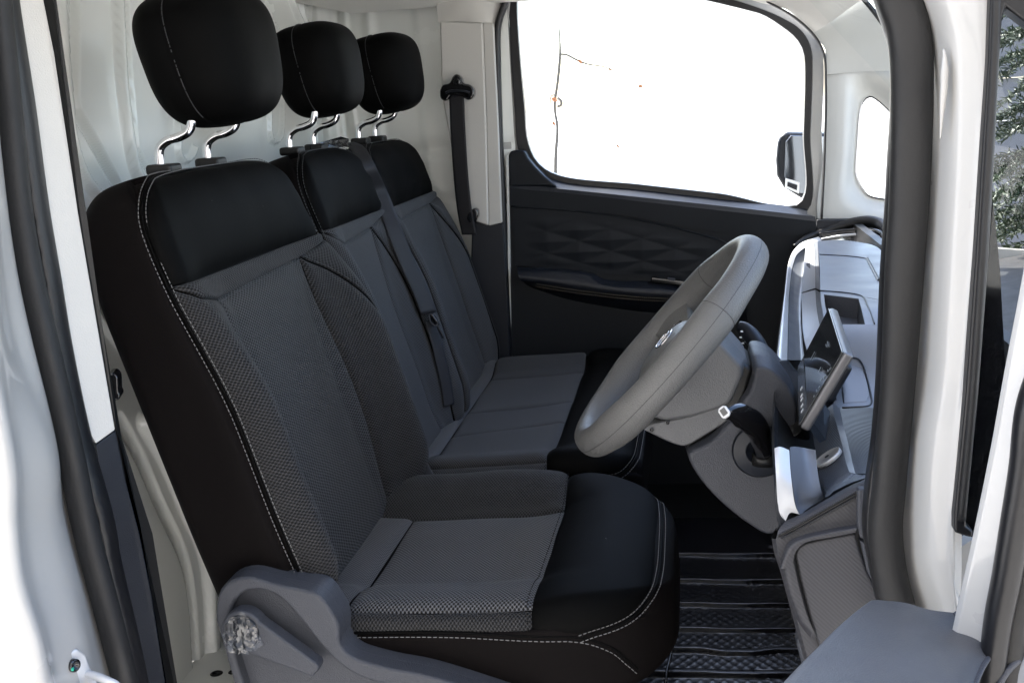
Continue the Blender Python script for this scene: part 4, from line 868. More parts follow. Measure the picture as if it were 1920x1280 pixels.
# far field
sheet('top_skin', [tp([(1533, 452), (1570, 450), (1617, 455), (1640, 461), (1668, 486)]), tp([(1537, 500), (1600, 505), (1640, 510), (1672, 520)]), tp([(1538, 543), (1600, 553), (1640, 560), (1670, 566)])], M['plastic_dash'], dash, nu=40, nv=20)
sheet('top_skin', [tp([(1538, 543.5), (1541, 577), (1548, 607), (1562, 650), (1580, 700)]), tp([(1545, 553), (1548, 577), (1556, 608), (1566, 650), (1584, 700)])], M['plastic_dash'], dash, nu=30, nv=5)
sheet('top_skin', [tp([(1538, 543.5), (1600, 553.5), (1640, 560.5), (1670, 566)]), tp([(1544, 552), (1610, 560), (1640, 565), (1670, 570)])], M['plastic_dash'], dash, nu=30, nv=4)
sheet('top_skin', [tp([(1610, 560), (1616, 582), (1622, 608)]), tp([(1670, 568), (1670, 590), (1668, 610)])], M['plastic_dash'], dash, nu=20, nv=12)
sheet('top_skin', [tp([(1556+.09*(v-608), v), (1622+.04*(v-608), v), (1668-.05*(v-608), v)]) for v in range(608, 767, 6)], M['plastic_dash'], dash, nu=30)
# recess well
zr = TPZ-.028
w0 = tp([(1544, 552), (1610, 560), (1622, 608), (1556, 608)]); 
w1 = [p-Z_*.03+(sum(w0)/4-p)*.10 for p in w0]
raw('recess', w0+w1, [(0, 1, 5, 4), (1, 2, 6, 5), (2, 3, 7, 6), (3, 0, 4, 7), (4, 5, 6, 7)], M['plastic_grey'], dash, smooth=False)
def seamline(name, pts, z=TPZ+.0006, r=.0013, m=None): return tube(name, catmull(tp(pts, z), 60), r, m or M['black'], dash, k=6)
seamline('lid_joint', [(1538, 545), (1580, 548), (1612, 553), (1620, 558), (1628, 575), (1640, 607)], r=.001)
seamline('lid_joint', [(1537, 477), (1590, 480), (1622, 484), (1628, 487), (1638, 505), (1649, 528)], r=.001)
tube('lid_joint', catmull(tp([(1626, 484), (1637, 505), (1648, 526)], TPZ+.0007), 30), .0024, M['black'], dash, k=6)
seamline('lid_joint', [(1592, 671), (1608, 672), (1617, 682), (1626, 710), (1634, 745), (1634, 755), (1627, 761), (1600, 763), (1579, 764)], r=.0013)
prism('speaker_lid', tp([(1583, 674), (1607, 674), (1615, 684), (1624, 712), (1631, 748), (1626, 758), (1581, 761), (1577, 720)], TPZ-.003), (0, 0, .0045), M['plastic_dash'], dash, bevel=.002)
# ribbed pod on the driver's side: ridge, side facet, outboard slope
ridge = dl([(1561, 758, -.02), (1566, 785, -.07), (1578, 830, -.15), (1585, 862, -.22), (1592, 884, -.28)])
ridge2 = dl([(1574, 762, -.02), (1580, 790, -.08), (1590, 830, -.16), (1598, 865, -.24), (1604, 888, -.30)])
leftf = dl([(1531, 778, -.02), (1535, 810, -.07), (1540, 850, -.15), (1543, 890, -.22), (1545, 915, -.28)])
leftf2 = dl([(1522, 790, -.02), (1525, 820, -.08), (1532, 860, -.16), (1538, 905, -.24), (1545, 935, -.31)])
sheet('ribbed_pod', [leftf2, leftf, ridge], M['ribbed'], dash, nu=40, nv=16)
sheet('pod_ridge', [ridge, ridge2], M['plastic_dash'], dash, nu=40, nv=4)
sheet('ribbed_top', [ridge2, dl([(1640, 764, -.10), (1640, 790, -.15), (1640, 835, -.22), (1634, 870, -.28), (1630, 888, -.33)])], M['ribbed'], dash, nu=40, nv=12)
sheet('ribbed_top', [[ridge2[-1], dl([(1616, 890, -.32)])[0], dl([(1632, 889, -.335)])[0]], dl([(1560, 922, -.345), (1595, 905, -.35), (1634, 892, -.36)])], M['ribbed'], dash, nu=14, nv=6)
sheet('ribbed_top', [dl([(1592, 884, -.28), (1600, 887, -.3), (1604, 888, -.30)]), dl([(1545, 915, -.28), (1552, 918, -.32), (1562, 921, -.345)]), dl([(1545, 936, -.31), (1548, 932, -.34), (1556, 928, -.352)])], M['ribbed'], dash, nu=14, nv=10)
sheet('pod_cap', [dl([(1561, 758, -.02), (1574, 762, -.02), (1640, 764, -.10)]), dl([(1566, 750, .02), (1580, 752, .02), (1640, 752, -.04)])], M['plastic_dash'], dash, nu=14, nv=4)
# start button disc on the pod
bc_ = (leftf[2]+leftf[3])*.5*.66+(ridge[2]+ridge[3])*.5*.34; u1 = ridge[3]-leftf[3]; u1 /= np.linalg.norm(u1); u2 = ridge[4]-ridge[2]; u2 -= u1*(u1@u2); u2 /= np.linalg.norm(u2); u3 = np.cross(u1, u2); u3 = u3 if u3@(CAM-bc_) > 0 else -u3
V, F = disc_geo(bc_+u3*.004, u1, u2, u3, [(.0205, -.004), (.0205, .001), (.0195, .002), (.0185, .0012), (.0, .0012)], 40); bt = raw('start_button', V, F, M['silver'], dash)
V, F = disc_geo(bc_+u3*.0055, u1, u2, u3, [(.0032, 0), (.0032, .0006), (0, .0006)], 20); raw('button_mark', V, F, M['plastic_grey'], bt)
# far end: dark cowl and gloss trim that wrap the corner by the windscreen
tube('cowl_edge', drow([(1488, 462, 1.24), (1510, 447, 1.27), (1545, 435, 1.29), (1590, 421, 1.29), (1630, 416, 1.27), (1655, 424, 1.24), (1668, 445, 1.15), (1676, 480, 1.0)]), [.004, .010, .014, .016, .016, .014, .014, .014], M['black'], dash, n=70, k=16)
tube('cowl_trim', drow([(1535, 441, 1.27), (1580, 436, 1.26), (1625, 433, 1.24), (1650, 438, 1.2), (1660, 458, 1.1), (1668, 490, 1.0)]), .009, M['gloss'], dash, n=60, k=14)
tube('cowl_rail', drow([(1540, 448, 1.255), (1580, 442, 1.24), (1620, 440, 1.22), (1640, 444, 1.2), (1650, 452, 1.14), (1662, 475, 1.05)]), [.002, .004, .004, .004, .004, .004], M['silver'], dash, n=60, k=12)
sheet('cowl_well', [drow([(1533, 453, 1.25), (1580, 448, 1.24), (1620, 449, 1.21), (1645, 456, 1.14), (1665, 482, 1.02)]), [p+np.array([.0, .0, -.004]) for p in tp([(1533, 452), (1570, 450), (1617, 455), (1640, 461), (1668, 486)])]], M['gloss'], dash, nu=40, nv=4)
prism('corner_cover', pxpoly([(1532, 412), (1600, 411), (1612, 414), (1616, 418), (1600, 428), (1560, 440), (1530, 444)], 1.29), (0, .04, 0), M['plastic_dark'], dash, bevel=.005)
# front structure below the strip: passenger side fascia and driver knee panel
sheet('fascia', [lowr, [p+np.array([.10, .0, -.16]) for p in lowr], [p+np.array([.22, 0, -.40]) for p in lowr]], M['black'], dash, nu=60, smooth_rows=True, nv=16)
prism('underdash', [(.80, -.36, .02), (1.2, -.36, .02), (1.2, -.36, .55), (.90, -.36, .55)], (0, 1.6, 0), M['black'], dash)
# outboard end of the dash: stitched rim, side panel with lid
Ye = -.385
e_up = drow([(1460, 993, Ye), (1480, 986, Ye), (1530, 958, Ye), (1580, 930, Ye), (1636, 900, Ye)])
rimt = drow([(1473, 976, -.375), (1500, 964, -.37), (1545, 938, -.355), (1590, 912, -.358), (1636, 892, -.362)])
e_dn = drow([(1455, 1010, Ye-.006), (1482, 1004, Ye-.006), (1530, 978, Ye-.006), (1580, 950, Ye-.006), (1636, 920, Ye-.006)])
sheet('stitched_rim', [rimt, e_up, e_dn], M['ribbed_dark'], dash, nu=60, smooth_rows=True, nv=14)
for k_, off in enumerate((6, 16)):
    Pst = catmull([at(u, v, Y=Ye-.0075) for u, v in [(1464, 994+off), (1482, 984+off), (1530, 957+off), (1580, 929+off), (1632, 899+off)]], 160); parts = []
    for i in range(2, 158, 3):
        t = Pst[i+1]-Pst[i-1]; t /= np.linalg.norm(t); parts.append(box_geo(Pst[i], t*.0016, Z_*.0009, Y_*.0012))
    raw('stitching', *join_geo(parts), M['ribbed_dark'], dash, smooth=False, kind='stuff')
tube('rim_groove', catmull([at(u, v, Y=Ye-.0065) for u, v in [(1458, 1004), (1482, 995), (1530, 968), (1580, 940), (1634, 911)]], 60), .0016, M['black'], dash, k=8)
side_rows = [[at(u, v, Y=Ye-.006) for u, v in [(1455, 1010), (1482, 1004), (1530, 978), (1580, 950), (1636, 920)]],
             [at(u, v, Y=Ye-.004) for u, v in [(1460, 1040), (1490, 1026), (1530, 1010), (1585, 990), (1640, 970)]],
             [at(u, v, Y=Ye+.0) for u, v in [(1470, 1070), (1500, 1060), (1540, 1050), (1600, 1040), (1650, 1030)]],
             [at(u, v, Y=Ye+.0) for u, v in [(1500, 1180), (1520, 1170), (1560, 1150), (1620, 1120), (1680, 1100)]],
             [at(u, v, Y=Ye+.01) for u, v in [(1530, 1290), (1560, 1290), (1600, 1290), (1650, 1290), (1700, 1290)]]]
sheet('end_panel', side_rows, M['ribbed_dark'], dash, nu=40, smooth_rows=True, nv=40)
# rounded inner edge that turns towards the footwell
sheet('end_edge', [[r[0] for r in side_rows], [r[0]+np.array([-.004, .012, -.004]) for r in side_rows], [r[0]+np.array([.004, .05, -.006]) for r in side_rows]], M['ribbed_dark'], dash, nu=40, smooth_rows=True, nv=10)
lidp = [(1492, 1040), (1498, 1026), (1510, 1019), (1560, 1008), (1604, 1000), (1612, 1030), (1626, 1070), (1650, 1116), (1640, 1160), (1600, 1190), (1545, 1226), (1538, 1216), (1520, 1160), (1500, 1080)]
lid = prism('end_lid', pxpoly(lidp, Ye-.014), (0, .010, 0), M['ribbed_dark'], dash, bevel=.0035, seg=3)
lc_ = np.mean(pxpoly(lidp, Ye-.006), axis=0); prism('lid_gap', [lc_+(p-lc_)*1.035+Y_*.001 for p in pxpoly(lidp, Ye-.006)], (0, .004, 0), M['black'], dash)
hood = [pxpoly([(1462, 1060), (1478, 1016), (1500, 1004), (1560, 990), (1606, 982)], Ye-.008), pxpoly([(1464, 1066), (1482, 1026), (1503, 1012), (1562, 998), (1606, 990)], Ye-.018), pxpoly([(1486, 1060), (1492, 1034), (1508, 1018), (1562, 1006), (1604, 998)], Ye-.018)]
sheet('lid_hood', hood, M['ribbed_dark'], dash, nu=40, smooth_rows=True, nv=12)
sheet('lid_hood', [pxpoly([(1462, 1056), (1476, 1110), (1500, 1170), (1520, 1196)], Ye-.008), pxpoly([(1472, 1056), (1484, 1110), (1506, 1165), (1524, 1188)], Ye-.018), pxpoly([(1488, 1056), (1500, 1108), (1516, 1160), (1532, 1196)], Ye-.018)], M['ribbed_dark'], dash, nu=40, smooth_rows=True, nv=10)
prism('fuse_cover', pxpoly([(1608, 917), (1632, 915), (1622, 950), (1620, 985), (1628, 1016), (1612, 1008), (1608, 990)], Ye-.016), (0, .012, 0), M['plastic_grey'], dash, bevel=.003)
prism('fuse_cover', pxpoly([(1612, 1012), (1630, 1020), (1645, 1070), (1668, 1130), (1655, 1130), (1625, 1070)], Ye-.014), (0, .012, 0), M['plastic_grey'], dash, bevel=.003)
prism('kick_panel', pxpoly([(1504, 1128), (1524, 1192), (1536, 1240), (1546, 1290), (1510, 1270), (1494, 1210)], Ye+.03), (0, .03, 0), M['plastic_grey'], dash, bevel=.006)

# ------------------------------------------------------------------ display screen
scr = thing('display_screen', 'slim tablet style display with silver frame standing on the dashboard tray', 'screen')
q0 = [at(1557, 575, Y=-.03), at(1584, 660, Y=-.25), at(1499, 803, Y=-.25), at(1497, 690, Y=-.03)]
nn = np.cross(q0[1]-q0[0], q0[3]-q0[0]); nn /= np.linalg.norm(nn); nn = nn if nn@(CAM-q0[0]) > 0 else -nn
cc = sum(q0)/4
prism('frame', [p for p in q0], -nn*.013, M['screen_frame'], scr, bevel=.004, seg=4)
prism('glass_face', [cc+(p-cc)*.965+nn*.0005 for p in q0], nn*.0016, M['screen'], scr, bevel=.0006)
e1 = (q0[1]-q0[0]); e2 = (q0[3]-q0[0])
def scp(s, t, o=.0024): return q0[0]+e1*s+(q0[3]*(1-s)+q0[2]*s-(q0[0]*(1-s)+q0[1]*s))*t+nn*o
def chip(s, t, ds, dt, m, nm): return prism(nm, [scp(s, t), scp(s+ds, t), scp(s+ds, t+dt), scp(s, t+dt)], nn*.0002, m, scr)
icon_m = mat('dim_display_graphics', (.16, .18, .20), .3)
for s, t, ds, dt in [(.93, .25, .02, .03), (.90, .30, .03, .02), (.92, .36, .02, .05), (.88, .44, .03, .02), (.93, .50, .02, .03), (.91, .56, .04, .015), (.93, .62, .02, .02), (.5, .2, .1, .015), (.5, .24, .06, .012), (.3, .5, .015, .12), (.7, .42, .02, .06)]:
    chip(s, t, ds, dt, icon_m, 'screen_icon')
low_m = mat('touch_strip', (.06, .07, .085), .25, coat=.5)
chip(.03, .80, .94, .17, low_m, 'touch_bar')
for s in (.5, .62, .68, .78, .86): prism('screen_icon', [scp(s, .86, .003), scp(s+.03, .86, .003), scp(s+.03, .91, .003), scp(s, .91, .003)], nn*.0002, M['white_print'], scr)
bk = [cc+(p-cc)*.5-nn*.013 for p in q0]; prism('screen_mount', bk, -nn*.02, M['plastic_dark'], scr, bevel=.006)
prism('screen_foot', [at(1508, 725, Y=-.06), at(1516, 715, Y=-.04), at(1530, 735, Y=-.04), at(1520, 785, Y=-.16), at(1508, 790, Y=-.17)], (.02, 0, -.03), M['plastic_dark'], scr, bevel=.006)
# dark cluster hood that bridges the gap in the tray between the column and the screen
prism('cluster_hood', [at(1452, 676, Y=.0), at(1477, 672, Y=.0), at(1490, 690, Y=-.0), at(1505, 700, Y=-.0), at(1508, 800, Y=-.09), at(1500, 812, Y=-.10), at(1478, 826, Y=-.10), at(1452, 838, Y=-.10)], (.02, .10, -.05), M['black'], dash, bevel=.006)

# ------------------------------------------------------------------ steering wheel
wh = thing('steering_wheel', 'grey grained steering wheel seen almost edge on in front of the driver seat', 'steering wheel')
wt = .7322; WC = np.array([.5285, 0, .6772]); WU = np.array([math.sin(wt), 0, math.cos(wt)]); WN = np.array([-math.cos(wt), 0, math.sin(wt)]); WR = .190
def wp(s, t, n=0.): return WC+Y_*s+WU*t+WN*n     # s across (far +), t up, n to the driver
n, k = 160, 28; V = []; uvw = []
for i in range(n):
    a = 2*math.pi*i/n; rad = Y_*math.cos(a)+WU*math.sin(a)*(1 if math.sin(a) > 0 else .97)
    grip = 1+.12*math.exp(-((abs(math.cos(a))-.86)/.14)**2)
    for j in range(k):
        b = 2*math.pi*j/k; V.append(WC+rad*(WR+.0200*grip*math.cos(b))+WN*.0245*grip*math.sin(b))
F = [(i*k+j, i*k+(j+1) % k, ((i+1) % n)*k+(j+1) % k, ((i+1) % n)*k+j) for i in range(n) for j in range(k)]
rim = raw('rim', V, F, M['plastic_wheel'], wh)
# seam that runs round the outer side of the rim and two cross joints
P = [WC+(Y_*math.cos(a)+WU*math.sin(a))*(WR*(1 if math.sin(a) > 0 else 1)+.0165*math.cos(.25)*1.05)-WN*.002 for a in np.linspace(0, 2*math.pi, 140)]
P = [WC+(Y_*math.cos(a)+WU*math.sin(a)*(1 if math.sin(a) > 0 else .97))*(WR+.0198*(1+.12*math.exp(-((abs(math.cos(a))-.86)/.14)**2)))+WN*.001 for a in np.linspace(0, 2*math.pi, 160)]
raw('rim_seam', *tube_geo(P, .0004, 6), M['rubber'], rim)
for a0 in (R(180-34), R(34)):
    P = []
    g_ = 1+.12*math.exp(-((abs(math.cos(a0))-.86)/.14)**2)
    for b in np.linspace(0, 2*math.pi, 40):
        P.append(WC+(Y_*math.cos(a0)+WU*math.sin(a0)*(1 if math.sin(a0) > 0 else .97))*(WR+.0201*g_*math.cos(b))+WN*.0246*g_*math.sin(b))
    raw('rim_joint', *tube_geo(P, .00035, 6), M['rubber'], rim)
# hub cushion (airbag cover): rounded shield, domed
n, m = 30, 60; V = []
for i in range(n+1):
    r_ = i/n
    for j in range(m):
        a = 2*math.pi*j/m; s = math.cos(a); t = math.sin(a)
        ex = .078*math.copysign(abs(s)**.75, s); ey = (.062 if t > 0 else .075)*math.copysign(abs(t)**.8, t)
        h = .016+.030*(1-r_**3.2)**.6
        V.append(wp(ex*r_, ey*r_-.004, h-.034))
hub = raw('hub_cover', V, gridfaces(n+1, m, True), M['plastic_wheel'], wh)
V = []
for h, k_ in ((-.018, 1.0), (-.05, .86), (-.07, .6)):
    for j in range(m):
        a = 2*math.pi*j/m; s = math.cos(a); t = math.sin(a); V.append(wp(.078*math.copysign(abs(s)**.75, s)*k_, (.062 if t > 0 else .075)*math.copysign(abs(t)**.8, t)*k_-.004, h))
raw('hub_back', V, gridfaces(3, m, True), M['plastic_wheel'], wh)
# four dots and stylised wings as a plain chrome emblem ring on the hub
def on_hub(s, t):
    r_ = min(.99, math.hypot(s/.078, (t+.004)/.068)); return wp(s, t, .016+.030*(1-r_**3.2)**.6-.034+.0006)
em = [tube_geo([on_hub(.024*math.cos(a), .017*math.sin(a)+.006) for a in np.linspace(0, 2*math.pi, 50)], .0014, 8),
      tube_geo([on_hub(x, .006+.011*math.sin(x*150)) for x in np.linspace(-.012, .012, 20)], .0016, 8)]
raw('emblem', *join_geo(em), M['chrome'], hub)
# spokes: far, near, and a split lower spoke
def spoke(nm, rows, m=M['plastic_wheel'], th=.016):
    o = sheet(nm, rows, m, wh, nu=24, smooth_rows=True, nv=20); solid(o, th, -1); return o
for sg in (1, -1):
    rows = [[wp(sg*.060, .030, -.022), wp(sg*.062, .0, -.014), wp(sg*.058, -.034, -.020)], [wp(sg*.10, .028, -.028), wp(sg*.10, .004, -.022), wp(sg*.10, -.024, -.026)], [wp(sg*.14, .032, -.024), wp(sg*.14, .006, -.018), wp(sg*.14, -.020, -.022)], [wp(sg*.186, .052, -.004), wp(sg*.190, .008, .0), wp(sg*.186, -.030, -.004)]]
    if sg < 0: rows = rows[::-1]
    spoke('spoke', rows)
    pts = [wp(sg*.085, .022, -.012), wp(sg*.135, .024, -.010), wp(sg*.138, -.012, -.008), wp(sg*.085, -.016, -.010)]
    bt_ = prism('spoke_buttons', pts, WN*.006, M['gloss'], wh, bevel=.003)
    for (s, t) in ((.098, .010), (.118, .012), (.098, -.006), (.120, -.004)):
        prism('button', [wp(sg*s-.004, t-.004, -.004), wp(sg*s+.004, t-.004, -.004), wp(sg*s+.004, t+.004, -.004), wp(sg*s-.004, t+.004, -.004)], WN*.003, M['plastic_dark'], bt_, bevel=.0012)
        prism('button_mark', [wp(sg*s-.0018, t-.0005, -.0008), wp(sg*s+.0018, t-.0005, -.0008), wp(sg*s+.0018, t+.0008, -.0008), wp(sg*s-.0018, t+.0008, -.0008)], WN*.0003, M['white_print'], bt_)
for sx in (-1, 1):
    spoke('spoke', [[wp(sx*.012, -.06, -.024), wp(sx*.030, -.062, -.018), wp(sx*.046, -.058, -.024)], [wp(sx*.010, -.11, -.026), wp(sx*.026, -.11, -.02), wp(sx*.040, -.11, -.026)], [wp(sx*.016, -.15, -.018), wp(sx*.034, -.15, -.013), wp(sx*.052, -.15, -.018)], [wp(sx*.022, -.184, -.004), wp(sx*.042, -.182, .0), wp(sx*.064, -.178, -.004)]][::sx], m=M['silver'] if sx > 5 else M['plastic_wheel'])

# ------------------------------------------------------------------ steering column
cl = thing('steering_column', 'grey plastic steering column shroud between the wheel and the dashboard', 'steering column')
def hexprism(nm, prof, Yn, Yf, chamf, m, par, bev=.006):
    """profile in the photograph at the near face; the solid runs from Yn to Yf with chamfered long edges"""
    P = [at(u, v, Y=Yn) for u, v in prof]
    if nm in ('knee_cover', 'shroud_lower', 'shroud_rear'): P = list(catmull(P+[P[0]], 40)[:-1])
    c = np.mean(P, axis=0); n = len(P)
    inner = [c+(p-c)*(1-chamf) for p in P]; d = (Yf-Yn)*.22
    V = [p for p in inner]+[p+Y_*d for p in P]+[p+Y_*(Yf-Yn-d) for p in P]+[p+Y_*(Yf-Yn) for p in inner]
    F = gridfaces(4, n, True)+[tuple(range(n))[::-1], tuple(3*n+i for i in range(n))]
    o = raw(nm, V, F, m, par, smooth=True); bevelmod(o, bev, 3, 20); w = o.modifiers.new('wn', 'WEIGHTED_NORMAL'); w.keep_sharp = False; return o
hexprism('shroud_front', [(1205, 730), (1225, 690), (1275, 640), (1320, 612), (1352, 625), (1404, 684), (1403, 705), (1378, 762), (1350, 775), (1300, 790), (1240, 800), (1212, 790)], -.075, .075, .14, M['plastic_grey_light'], cl)
hexprism('shroud_lower', [(1196, 806), (1212, 796), (1300, 776), (1345, 760), (1386, 770), (1374, 786), (1330, 815), (1284, 840), (1262, 836), (1215, 815)], -.070, .070, .10, M['plastic_grey_light'], cl)
hexprism('shroud_gap', [(1330, 640), (1415, 690), (1400, 740), (1375, 790), (1290, 846), (1260, 830)], -.062, .062, .05, M['black'], cl)
hexprism('shroud_rear', [(1414, 676), (1440, 678), (1492, 735), (1500, 800), (1490, 850), (1450, 880), (1400, 820), (1376, 772), (1404, 724)], -.080, .085, .12, M['plastic_grey'], cl)
hexprism('knee_cover', [(1283, 846), (1330, 824), (1378, 780), (1420, 830), (1470, 850), (1475, 980), (1450, 1010), (1400, 985), (1330, 925), (1290, 870)], -.085, .12, .06, M['plastic_grey'], cl)
# round boot where the gear stalk leaves the cover
bc2 = at(1425, 845, Y=-.092)
V, F = disc_geo(bc2, X_, Z_, -Y_, [(.040, .0), (.037, .003), (.024, .002), (.022, .004), (.019, .004), (.017, -.006), (0, -.006)], 40); raw('stalk_boot', V, F, M['plastic_dark'], cl)
for q in ((1222, 806), (1252, 792)):
    V, F = disc_geo(at(q[0], q[1], Y=-.0735), X_, Z_, -Y_, [(.0028, 0), (.0028, .0006), (0, .0006)], 16); raw('screw_hole', V, F, M['gloss'], cl)
# gear stalk
gs = tube('gear_stalk', drow([(1356, 776, -.20), (1372, 774, -.19), (1392, 780, -.175), (1418, 800, -.15), (1428, 826, -.125), (1432, 856, -.095)]), [.006, .017, .0185, .018, .015, .013], M['gloss'], cl, k=24, n=60, rb=[.005, .011, .0125, .0135, .0135, .013])
V, F = disc_geo(at(1434, 858, Y=-.10), X_, Y_*.8, Z_, [(.018, -.01), (.018, .006), (.013, .010), (.0, .01)], 30); raw('stalk_collar', V, F, M['black'], cl)
kc = at(1358, 773, Y=-.212); vn = (CAM-kc); vn /= np.linalg.norm(vn); kx = CR*.96-CU*(-.05); kx = kx-vn*(kx@vn); kx /= np.linalg.norm(kx)
kax = drow([(1356, 776, -.20)])[0]-drow([(1392, 780, -.175)])[0]; kax /= np.linalg.norm(kax); kn = kax*.55+vn*.6+Z_*.2; kn /= np.linalg.norm(kn); k1 = Y_-kn*(Y_@kn); k1 /= np.linalg.norm(k1); k2 = np.cross(kn, k1)
kcc = at(1359, 773, Y=-.214)
prism('park_button', [kcc+k1*a*.0085+k2*b*.0068 for a, b in ((-1, -.5), (-.6, -1), (.6, -1), (1, -.5), (1, .5), (.6, 1), (-.6, 1), (-1, .5))], kn*.004, M['silver'], cl, bevel=.0015)
prism('park_button_inset', [kcc+kn*.0042+k1*a*.0050+k2*b*.0038 for a, b in ((-1, -1), (1, -1), (1, 1), (-1, 1))], kn*.0008, M['plastic_wheel'], cl, bevel=.0004)
# wiper stalk on the far side
ws = tube('wiper_stalk', drow([(1386, 612, .17), (1396, 616, .165), (1412, 634, .15), (1430, 662, .13), (1446, 692, .11), (1450, 720, .10)]), [.009, .0135, .014, .0115, .010, .010], M['plastic_dark'], cl, k=20, n=50)
for i, (u, v) in enumerate([(1391, 621), (1389, 632), (1393, 643), (1404, 636), (1399, 640), (1408, 655), (1414, 665)]):
    c_ = at(u, v, Y=.148); prism('stalk_mark', [c_+CR*a*.0022+CU*b*.0014 for a, b in ((-1, -1), (1, -1), (.6, 1), (-1, .6))], -CF*.0004, M['white_print'], ws)
tube('stalk_rim', drow([(1408, 657, .14), (1418, 645, .135), (1424, 655, .13), (1434, 680, .12), (1438, 694, .12)]), .0012, M['chrome'], cl, n=30, k=8)

# ------------------------------------------------------------------ footwell mat
fm = thing('floor_mat', 'glossy black rubber mat with cross ribs and diamond tread in the footwell', 'floor mat')
x0, x1, y0, y1 = .40, .86, .02, 1.0
xs2 = np.arange(x0, x1, .0028); ys2 = np.arange(y0, y1, .0034); Xm, Ym = np.meshgrid(xs2, ys2)
u = (Xm+Ym*.8)/.021; v = (Xm-Ym*.8)/.021; g1 = np.abs(u-np.round(u)); g2 = np.abs(v-np.round(v))
Zm = .006+.0006*np.exp(-(g1/.10)**2)+.0006*np.exp(-(g2/.10)**2)+.002*np.sin(Xm*9+1)*np.sin(Ym*7)
for yr in (.235, .325, .405, .515, .63, .77):
    w_ = .008 if yr > .35 else .011
    wob = .012*sstep(Xm, .56, .62)*(1-sstep(Xm, .66, .72))*(1 if yr in (.325, ) else .25)
    d = np.abs(Ym-yr+wob-.02*(Xm-.6)); Zm = np.where(d < w_*1.3, .006, Zm)+.007*np.exp(-(d/w_)**8)
Zm += .02*sstep(Xm, .80, .86)
raw('tread', np.stack([Xm, Ym, Zm], -1).reshape(-1, 3), gridfaces(*Xm.shape), M['mat_rubber'], fm)
tube('rib_bead', [at(1246, 1300, Z=.03), at(1250, 1260, Z=.04), at(1258, 1222, Z=.045), at(1256, 1200, Z=.045)], .003, M['mat_rubber'], fm, n=30)
pd = thing('brake_pedal', 'ribbed black pedal half hidden behind the dashboard end panel', 'pedal')
prism('pedal_pad', [at(1482, 1125, Y=-.1), at(1496, 1130, Y=-.1), at(1500, 1158, Y=-.1), at(1484, 1160, Y=-.1)], (.01, .06, 0), M['black'], pd, bevel=.003)
tube('pedal_arm', [at(1494, 1130, Y=-.06), at(1510, 1080, Y=-.06), at(1530, 1030, Y=-.06)], .006, M['black'], pd, n=12)

# ------------------------------------------------------------------ belts
sb = thing('middle_seat_belt', 'black belt running down the middle of the bench back to a hanging tongue', 'seat belt')
def ribbon(nm, P, w, m, par, side, n=60, th=.0014):
    P = catmull(P, n); side = np.asarray(side, float)
    if side.ndim == 1: side = np.broadcast_to(side, P.shape)
    else: side = np.stack([np.interp(np.linspace(0, 1, n), np.linspace(0, 1, len(side)), side[:, i]) for i in range(3)], 1)
    side = side/np.linalg.norm(side, axis=1)[:, None]; V = []; uv = []; s = np.concatenate([[0], np.cumsum(np.linalg.norm(np.diff(P, axis=0), axis=1))])
    for i in range(n):
        for j in range(7): V.append(P[i]+side[i]*(j/6-.5)*w); uv.append((j/6*w*2, s[i]*2))
    o = raw(nm, V, gridfaces(n, 7), m, par, uv=uv); solid(o, th, 0); return o
def onB(B, a, t, lift=.004): return B.S(np.array(a), np.array(t))+B.Nrm(np.array(a), np.array(t))*lift
_A = np.linspace(-2, 2, 260)[None]; _T = np.linspace(0, 2.3, 260)[:, None]; _P = np.concatenate([B.S(_A, _T).reshape(-1, 3) for B in (B_mback, B_oback)])
_d = _P-CAM; _z = _d@CF; _uv = np.stack([960+FPX*(_d@CR)/_z, 640-FPX*(_d@CU)/_z], 1)
def onseat(u, v, lift=.012):
    q = np.hypot(_uv[:, 0]-u, _uv[:, 1]-v); k = np.where(q < 7)[0] if (q < 7).any() else [q.argmin()]
    y = _P[k[np.argmin(_z[k])]]; p = at(u, v, Y=y[1]); r = (CAM-p); return p+r/np.linalg.norm(r)*lift
bp = drow([(641, 268, .775), (652, 267, .775), (668, 276, .765), (690, 312, .76), (712, 360, .755), (735, 420, .75), (765, 495, .745), (790, 550, .74), (806, 592, .74)])
ribbon('webbing', [onseat(u, v) for u, v in ((650, 268), (668, 276), (690, 312), (712, 360), (735, 420), (765, 495), (790, 550), (804, 588))], .042, M['webbing'], sb, [(.5, .8, 0), (.45, .85, .1), (.6, .75, .0), (.6, .75, .0), (.65, .7, 0)])
ribbon('webbing', [onseat(u, v, .006) for u, v in ((806, 600), (818, 640), (830, 690), (838, 730), (842, 760))], .03, M['webbing'], sb, (.6, .75, 0))
ty = onseat(812, 600, .022)[1]
prism('tongue', drow([(802, 588, ty), (812, 590, ty), (822, 604, ty), (822, 612, ty), (814, 612, ty), (803, 600, ty)]), (0, .01, 0), M['gloss'], sb, bevel=.003)
tube('tongue_loop', drow([(804, 590, ty-.004), (812, 588, ty-.004), (821, 600, ty-.004), (819, 610, ty-.004), (809, 606, ty-.004), (804, 590, ty-.004)]), .0016, M['plastic_grey'], sb, n=40, k=8)
tube('tongue_blade', drow([(821, 612, ty-.004), (827, 622, ty-.006), (832, 633, ty-.006)]), [.004, .0045, .004], M['plastic_dark'], sb, n=14, k=10)
pf = ribbon('retractor_wrap', drow([(586, 274, .60), (605, 270, .65), (625, 268, .70), (646, 275, .74)]), .034, M['film'], None, (1, .1, .05), n=24, th=.001)
wv = pf.data.vertices
for vtx in wv: vtx.co.z += .003*math.sin(vtx.co.x*300+vtx.co.y*190)+.002*math.sin(vtx.co.y*420)
tag(pf, 'crumpled clear plastic film lying on top of the middle seat back beside the belt', 'plastic wrap')
